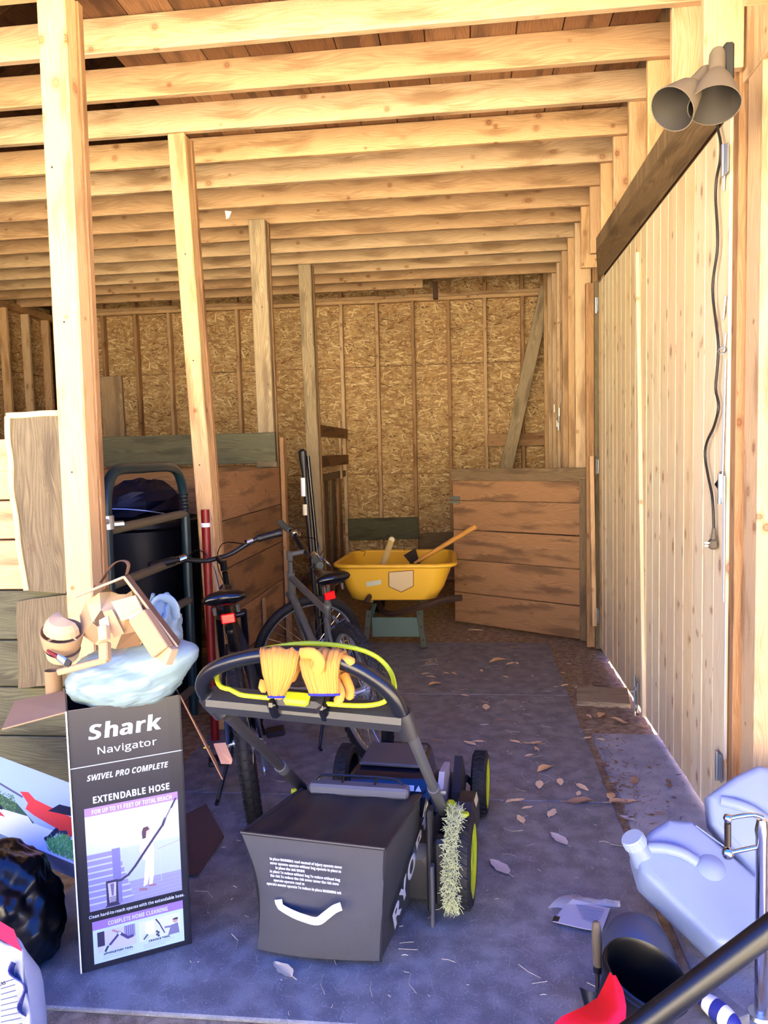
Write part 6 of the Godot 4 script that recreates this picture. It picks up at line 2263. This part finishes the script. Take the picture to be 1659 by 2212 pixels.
	obj("blade", mb, M.black, t, 50.0)
	# red scoop
	t = thing("red_scoop", "red plastic scoop blade standing before the black plant pot", "scoop", Vector3(0.26, 0.0, -1.72))
	mb = MB.new()
	var g := []
	var le := [[1150, 2260, -1.66], [1215, 2197, -1.68], [1262, 2177, -1.70], [1292, 2158, -1.72], [1306, 2130, -1.735], [1320, 2101, -1.75]]
	var re := [[1345, 2290, -1.62], [1348, 2240, -1.64], [1350, 2205, -1.66], [1353, 2175, -1.68], [1346, 2140, -1.71], [1328, 2108, -1.74]]
	for i in 6:
		var row := []
		for j in 9:
			var f := j / 8.0
			var pl := on_z(le[i][0], le[i][1], le[i][2])
			var pr := on_z(re[i][0], re[i][1], re[i][2])
			row.append(pl.lerp(pr, f) + Vector3(0, 0, 0.035 * sin(PI * f) * (1.0 - i / 6.0)))
		g.append(row)
	mb.sheet(g, 0.004)
	obj("blade", mb, mat(Color(0.85, 0.05, 0.10), 0.3), t, 60.0)
	mb = MB.new()
	var sk := on_z(1250, 2300, -1.63)
	mb.tube([sk + Vector3(0, 0.03, 0), Vector3(sk.x - 0.02, 0.02, sk.z + 0.05)], 0.016, 12)
	obj("socket", mb, mat(Color(0.80, 0.05, 0.10), 0.3), t)
	# torn blister pack on the mat
	t = thing("blister_pack", "torn clear blister pack with a printed card lying on the mat", "packaging", on_y(1265, 1975, 0.0))
	mb = MB.new()
	var k0 := [on_y(1237, 1942, 0.012), on_y(1318, 1962, 0.012), on_y(1300, 2012, 0.012), on_y(1262, 2006, 0.012), on_y(1194, 1990, 0.012), on_y(1212, 1966, 0.012)]
	slab(mb, k0, Vector3(0, -0.002, 0))
	obj("printed_card", mb, mat(Color(0.72, 0.72, 0.74), 0.55), t, 0.0)
	mb = MB.new()
	slab(mb, [on_y(1197, 1978, 0.0135), on_y(1210, 1980, 0.0135), on_y(1206, 1990, 0.0135), on_y(1193, 1989, 0.0135)], Vector3(0, -0.001, 0))
	obj("logo_block", mb, M.black, t, 0.0)
	for k in 8:
		mb = MB.new()
		mb.tube([on_y(1248 + 2 * k - 4, 1962 + 4.4 * k - 8, 0.0128), on_y(1306 - 2 * k, 1974 + 4.2 * k - 8, 0.0128)], 0.0011, 4, false, false)
		obj("print_line", mb, mat(Color(0.4, 0.4, 0.44), 0.6), t)
	mb = MB.new()
	var cp := mat(Color(0.9, 0.92, 0.95, 0.25), 0.12)
	cp.transparency = BaseMaterial3D.TRANSPARENCY_ALPHA
	var gg := []
	for i in 9:
		var row := []
		for j in 7:
			var e0 := on_y(1183, 1966, 0.0)
			var e1 := on_y(1340, 1962, 0.0)
			var e2 := on_y(1242, 1931, 0.0)
			var u := i / 8.0
			var v := j / 6.0
			var p := e0.lerp(e2, v * 0.9).lerp(e1.lerp(on_y(1338, 1955, 0), v), u)
			p.y = 0.006 + 0.016 * sin(PI * clampf(v * 1.1, 0, 1)) + 0.004 * sin(i * 2.3)
			row.append(p)
		gg.append(row)
	mb.sheet(gg)
	obj("clear_shell", mb, cp, t, 60.0)
	# striped sandal-like toe at the corner and a pale plank under it
	t = thing("pale_plank", "pale plank lying on the threshold under the black pipe", "plank", on_y(1545, 2200, 0.0))
	board(t, "plank_body", on_y(1440, 2225, 0.018), on_y(1585, 2172, 0.018), 0.11, 0.03, Vector3(0, 0, 1), mat(Color(0.72, 0.72, 0.72), 0.8, 0.0, T.concrete))
	var sc := on_y(1545, 2185, 0.06)
	t = thing("striped_slipper", "blue and white striped slipper toe lying on the pale plank", "slipper", sc)
	var ax := (on_y(1590, 2210, 0.05) - on_y(1510, 2150, 0.06)).normalized()
	var rs := []
	for i in 11:
		var f := i / 10.0
		var c := on_y(1508, 2150, 0.065).lerp(on_y(1600, 2222, 0.05), f)
		var rr := 0.028 * sqrt(maxf(0.02, 1.0 - pow(f * 1.9 - 0.95, 2.0)))
		var sd := ax.cross(Vector3.UP).normalized()
		var ring := []
		for k in 16:
			var an := TAU * k / 16.0
			ring.append(c + sd * rr * cos(an) + Vector3.UP * rr * 0.9 * sin(an))
		rs.append(ring)
	for k in 5:
		mb = MB.new()
		mb.loft(rs.slice(k * 2, k * 2 + 3), k == 0, k == 4)
		obj("stripe", mb, mat(Color(0.12, 0.16, 0.5), 0.6) if k % 2 == 0 else M.white, t, 70.0)

# ------------------------------------------------------------------ lamp, cord and small fittings on the right wall
func build_wall_bits():
	var base := on_x(1566, 152, 0.81)
	var t := thing("flood_lamp", "dusty twin flood lamp holder with two bell shades on the right wall", "lamp", base)
	var dust := mat(Color(0.46, 0.41, 0.33), 0.85)
	var dim := mat(Color(0.30, 0.28, 0.25), 0.45, 0.3)
	var mb := MB.new()
	mb.box(Transform3D(Basis(), base), Vector3(0.03, 0.13, 0.09), 0.006)
	obj("mounting_plate", mb, mat(Color(0.22, 0.22, 0.20), 0.5, 0.4), t)
	var spec := [[on_z(1452, 236, -2.52), on_z(1524, 158, -2.60), 0.072], [on_z(1543, 228, -2.50), on_z(1550, 118, -2.575), 0.077]]
	for s in spec:
		var mouth: Vector3 = s[0]
		var root: Vector3 = s[1]
		var ax := (mouth - root).normalized()
		var ux := ax.cross(Vector3.UP).normalized()
		var fr := Basis(ux, ax, ux.cross(ax))
		var L := (mouth - root).length()
		var R: float = s[2]
		var sh := part_node(t, "lamp_head", Transform3D())
		org[sh] = base
		mb = MB.new()
		mb.lathe(Transform3D(fr, root), [Vector2(0.0, -0.012), Vector2(0.02, -0.012), Vector2(0.024, 0.0), Vector2(0.025, L * 0.36), Vector2(0.03, L * 0.40), Vector2(0.045, L * 0.53), Vector2(R * 0.8, L * 0.74), Vector2(R, L), Vector2(R - 0.003, L)], 32)
		obj("bell_shade", mb, dust, sh, 50.0)
		mb = MB.new()
		mb.lathe(Transform3D(fr, root), [Vector2(R - 0.003, L), Vector2(R * 0.78, L * 0.75), Vector2(0.041, L * 0.55), Vector2(0.02, L * 0.42), Vector2(0.0, L * 0.42)], 32)
		obj("inner_lining", mb, dim, sh, 50.0)
		mb = MB.new()
		mb.tube([root - ax * 0.01, root - ax * 0.02 + Vector3(0.02, 0.0, -0.02), base], 0.014, 10)
		obj("swivel_arm", mb, dust, sh)
	# black cord hanging down the doors
	var pts := []
	for p in [[1549, 262], [1551, 280], [1557, 310], [1556, 345], [1548, 385], [1546, 430], [1550, 500], [1549, 545], [1541, 600], [1540, 640], [1547, 700], [1552, 750], [1549, 800], [1546, 840], [1552, 870], [1551, 890], [1541, 925], [1527, 955], [1523, 985], [1530, 1030], [1538, 1070], [1541, 1110], [1542, 1148]]:
		pts.append(on_x(p[0], p[1], 0.912))
	t = thing("power_cord", "black power cord with a plug hanging down the pale plank doors", "cord", pts[-1])
	mb = MB.new()
	mb.tube(curve(pts, 0.025), 0.0052, 8)
	obj("cable", mb, mat(Color(0.16, 0.14, 0.11), 0.5), t, 60.0)
	var pe: Vector3 = pts[-1]
	mb = MB.new()
	mb.tube([pe + Vector3(0, 0.012, 0), pe - Vector3(0, 0.012, 0), pe - Vector3(0, 0.03, 0)], [0.007, 0.010, 0.012], 10)
	mb.box(Transform3D(Basis(), pe + Vector3(-0.004, -0.048, 0.004)), Vector3(0.03, 0.038, 0.038), 0.008)
	obj("plug", mb, mat(Color(0.38, 0.34, 0.26), 0.6), t)
	for k in 3:
		mb = MB.new()
		mb.box(Transform3D(Basis(), pe + Vector3(-0.024, -0.042 - 0.012 * (k % 2), -0.006 + 0.009 * k)), Vector3(0.02, 0.006, 0.002), 0.0)
		obj("prong", mb, M.galv, t)
	# hook and eye, foam scrap and pale strips painted for daylight in the door gap, tape
	mb = MB.new()
	var e0 := on_x(1568, 757, 0.915)
	var ring := []
	for k in 14:
		ring.append(e0 + Vector3(-0.012 + 0.014 * cos(TAU * k / 14.0), 0.010 * sin(TAU * k / 14.0), 0.012 * sin(TAU * k / 14.0)))
	mb.tube(ring, 0.0028, 6, true, false)
	tag(obj("eye_screw", mb, M.galv), "small metal eye screw at the edge of the near plank door", "eye screw")
	t = thing("gap_daylight_strip", "white foam scrap and pale strips painted as daylight in the near plank door gap", "daylight strip", on_x(1566, 1400, 0.925))
	for seg in [[365, 412, 12, 5], [640, 690, 5, 8], [720, 760, 4, 4], [775, 1030, 5, 13], [1075, 1300, 13, 6], [1300, 1640, 5, 3]]:  # first piece is foam, the others stand in for daylight through the gap
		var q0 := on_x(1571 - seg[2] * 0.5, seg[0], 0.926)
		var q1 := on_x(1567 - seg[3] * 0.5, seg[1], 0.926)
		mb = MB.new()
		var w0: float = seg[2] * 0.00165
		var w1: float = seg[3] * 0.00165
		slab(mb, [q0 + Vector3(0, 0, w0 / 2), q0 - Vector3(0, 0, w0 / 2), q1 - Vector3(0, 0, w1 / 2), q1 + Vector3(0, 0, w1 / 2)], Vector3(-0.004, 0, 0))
		obj("foam_and_daylight_piece", mb, mat(Color(0.8, 0.82, 0.85), 0.6), t, 0.0)
	# paper scrap on a joist
	mb = MB.new()
	slab(mb, [on_z(486, 455, -5.19), on_z(500, 457, -5.19), on_z(495, 470, -5.18), on_z(489, 474, -5.18)], Vector3(0, 0, 0.002))
	tag(obj("paper_scrap", mb, M.white, self, 0.0), "small white paper scrap hanging under a ceiling joist", "paper")
	var lh := on_x(1553, 1047, 0.92)
	t = thing("door_latch", "black triangular latch with a galvanized plate on the near door edge", "latch", lh)
	mb = MB.new()
	mb.prism(Transform3D(Basis(Vector3(0, 0, 1), Vector3.UP, Vector3(-1, 0, 0)), lh), v2([-0.045, 0.0, 0.02, 0.03, 0.02, -0.028]), 0.006)
	obj("latch_tongue", mb, M.black, t, 0.0)
	mb = MB.new()
	mb.box(Transform3D(Basis(), lh + Vector3(-0.002, 0, 0.035)), Vector3(0.006, 0.1, 0.028), 0.002)
	obj("plate", mb, M.galv, t)

# ------------------------------------------------------------------ leaves, straw and litter on the floor
func leaf_mesh(s: int) -> ArrayMesh:
	var r := RandomNumberGenerator.new()
	r.seed = s
	var n := 9
	var curl := r.randf_range(0.1, 0.6)
	var fat := r.randf_range(0.17, 0.32)
	var bend := r.randf_range(-0.4, 0.4)
	var g := []
	for i in n + 1:
		var f := float(i) / n
		var hw := fat * pow(sin(PI * clampf(f * 0.96 + 0.03, 0, 1)), 0.75) * (1.0 - 0.35 * f) + 0.004
		var row := []
		for j in 7:
			var e := j / 3.0 - 1.0
			row.append(Vector3(f - 0.5, 0.05 + 0.22 * curl * hw * e * e * 2.0 + 0.12 * sin(f * 5.0 + s) * curl + absf(e) * 0.03, e * hw + bend * (f - 0.5) * (f - 0.5) + 0.02 * sin(f * 17.0 + e * 4.0 + s)))
		g.append(row)
	var mb := MB.new()
	mb.sheet(g)
	mb.tube([Vector3(-0.72, 0.06, 0), Vector3(-0.5, 0.05, 0), Vector3(0.0, 0.055, 0)], [0.014, 0.014, 0.008], 4, false, false)
	return mb.commit(60.0)
func build_litter():
	var tones := [Color(0.88, 0.70, 0.46), Color(0.93, 0.82, 0.63), Color(0.80, 0.64, 0.46), Color(0.80, 0.75, 0.70), Color(0.66, 0.52, 0.38), Color(0.92, 0.82, 0.54)]
	var leaves := []
	for k in 6:
		var o := MeshInstance3D.new()
		o.mesh = leaf_mesh(100 + k)
		o.mesh.surface_set_material(0, mat(tones[k], 0.8))
		leaves.append(o)
	# pixel x, y, length in metres, kind, turn
	var spots := [[940, 1478, 0.09, 0, 0.6], [920, 1455, 0.05, 1, 0.2], [930, 1462, 0.06, 1, 2.0], [1003, 1502, 0.05, 1, 1.5], [1050, 1528, 0.10, 1, 0.1], [1048, 1517, 0.05, 2, 0.4], [1015, 1606, 0.08, 1, 0.2], [1033, 1602, 0.06, 1, 0.5], [945, 1600, 0.05, 4, 0.3], [1075, 1428, 0.13, 0, 0.3], [1102, 1434, 0.08, 1, 0.2], [1117, 1433, 0.05, 1, 0.8], [1040, 1449, 0.05, 1, 0.4], [1092, 1462, 0.05, 5, 0.6], [982, 1456, 0.06, 2, 0.2], [965, 1454, 0.04, 1, 0.2], [1030, 1362, 0.10, 1, 0.2], [1110, 1399, 0.07, 2, 0.3], [1012, 1382, 0.04, 1, 0.5], [925, 1432, 0.08, 2, 0.4], [940, 1425, 0.05, 4, 1.0], [1025, 1421, 0.05, 2, 0.3], [1150, 1460, 0.03, 1, 0.2], [1112, 1602, 0.06, 1, 0.3], [1150, 1607, 0.09, 2, 0.5], [1160, 1620, 0.06, 2, 2.0], [1142, 1632, 0.05, 1, 0.4], [1175, 1661, 0.09, 0, 0.2], [1165, 1696, 0.08, 1, 0.5], [1210, 1690, 0.07, 1, 0.2], [1258, 1702, 0.08, 1, 0.4], [1250, 1714, 0.05, 1, 2.4], [1252, 1732, 0.11, 4, 0.8], [1102, 1730, 0.05, 1, 1.2], [1120, 1729, 0.06, 1, 0.4], [1140, 1745, 0.05, 1, 0.1], [1193, 1757, 0.08, 1, 0.4], [1125, 1770, 0.07, 1, 0.7], [1208, 1813, 0.10, 3, 0.6], [1080, 1874, 0.11, 3, 0.3], [612, 2095, 0.09, 1, 0.2], [1077, 1556, 0.05, 4, 0.9], [1045, 1566, 0.05, 3, 0.4], [1220, 1482, 0.06, 1, 0.4], [1246, 1488, 0.06, 5, 0.9], [1298, 1547, 0.08, 0, 0.2], [1272, 1550, 0.06, 1, 0.4], [1255, 1526, 0.05, 1, 1.0], [1340, 1560, 0.10, 2, 0.3], [1300, 1600, 0.05, 1, 0.3], [1270, 1596, 0.05, 1, 0.9], [1345, 1735, 0.12, 2, 0.2], [1320, 1722, 0.07, 0, 0.9], [1370, 1690, 0.08, 4, 0.4], [1380, 1570, 0.08, 2, 1.4], [1228, 1435, 0.04, 1, 0.7], [1355, 1770, 0.06, 3, 0.7], [1216, 1455, 0.04, 5, 0.2]]
	for i in spots.size():
		var s: Array = spots[i]
		var k: int = s[3]
		var p := on_y(s[0], s[1], 0.0)
		var o: MeshInstance3D = leaves[k].duplicate()
		o.name = numbered("dry_leaf")
		add_child(o, true)
		o.transform = Transform3D(Basis(Vector3.UP, s[4] + i * 0.37) * Basis.from_scale(Vector3(s[2], s[2] * 0.8, s[2])), p + Vector3(0, -0.001 if p.x < 0.57 else 0.004, 0))
		var what: String = ["curled amber", "pale tan", "brown", "greyish", "dark brown", "yellow"][k]
		var where := "among the dirt by the plank doors" if p.x > 0.57 else "on the mat near the wheelbarrow" if p.z < -4.62 else "on the mat beside the mower" if p.z > -3.2 else "on the middle rubber mat"
		tag(o, "%s%s dry leaf lying %s" % ["large " if s[2] > 0.085 else "small " if s[2] < 0.055 else "", what, where], "leaf", "dry leaves on the floor")
	for o in leaves:
		o.free()
	# straw and crumbs
	var r := RandomNumberGenerator.new()
	r.seed = 12
	var mb := MB.new()
	for k in 420:
		var x := r.randf_range(-1.3, 0.55)
		var z := r.randf_range(-5.6, -1.9)
		if x < -0.9 and z > -2.4:
			continue
		var an := r.randf() * TAU
		var L := r.randf_range(0.006, 0.022) if k % 5 else r.randf_range(0.03, 0.09)
		var p := Vector3(x, 0.0015, z)
		var dv := Vector3(cos(an), 0, sin(an)) * L
		mb.tube([p, p + dv * 0.5 + Vector3(dv.z, 0, -dv.x) * r.randf_range(-0.25, 0.25), p + dv], r.randf_range(0.0006, 0.0012), 3, false, false)
	tag(obj("straw_bits", mb, mat(Color(0.74, 0.70, 0.58), 0.9), self, 60.0), "short straw bits and fibres strewn over the rubber mats", "straw", "", "stuff")
	mb = MB.new()
	for k in 900:
		var f := pow(r.randf(), 1.6)
		var x := 0.58 + 0.34 * f
		var z := r.randf_range(-5.75, -3.0)
		if z > -4.1 and f > 0.45 and r.randf() < 0.8:
			continue
		var an := r.randf() * TAU
		var L := r.randf_range(0.008, 0.035)
		var p := Vector3(x, 0.006, z)
		var dv := Vector3(cos(an), r.randf_range(-0.1, 0.25), sin(an)) * L
		if k % 3 == 0:
			var w := Vector3(-sin(an), 0.2, cos(an)) * L * 0.3
			mb.quad(p, p + dv * 0.5 + w, p + dv, p + dv * 0.5 - w)
		else:
			mb.tube([p, p + dv], r.randf_range(0.0009, 0.0018), 3, false, false)
	tag(obj("leaf_litter", mb, mat(Color(0.50, 0.38, 0.25), 0.95), self, 60.0), "crumbled leaf litter and twigs along the dirt strip by the doors", "leaf litter", "", "stuff")
func build_things():
	build_stalls()
	build_wheelbarrow()
	build_bikes()
	build_mower()
	build_box()
	build_right()
	build_wall_bits()
	build_litter()
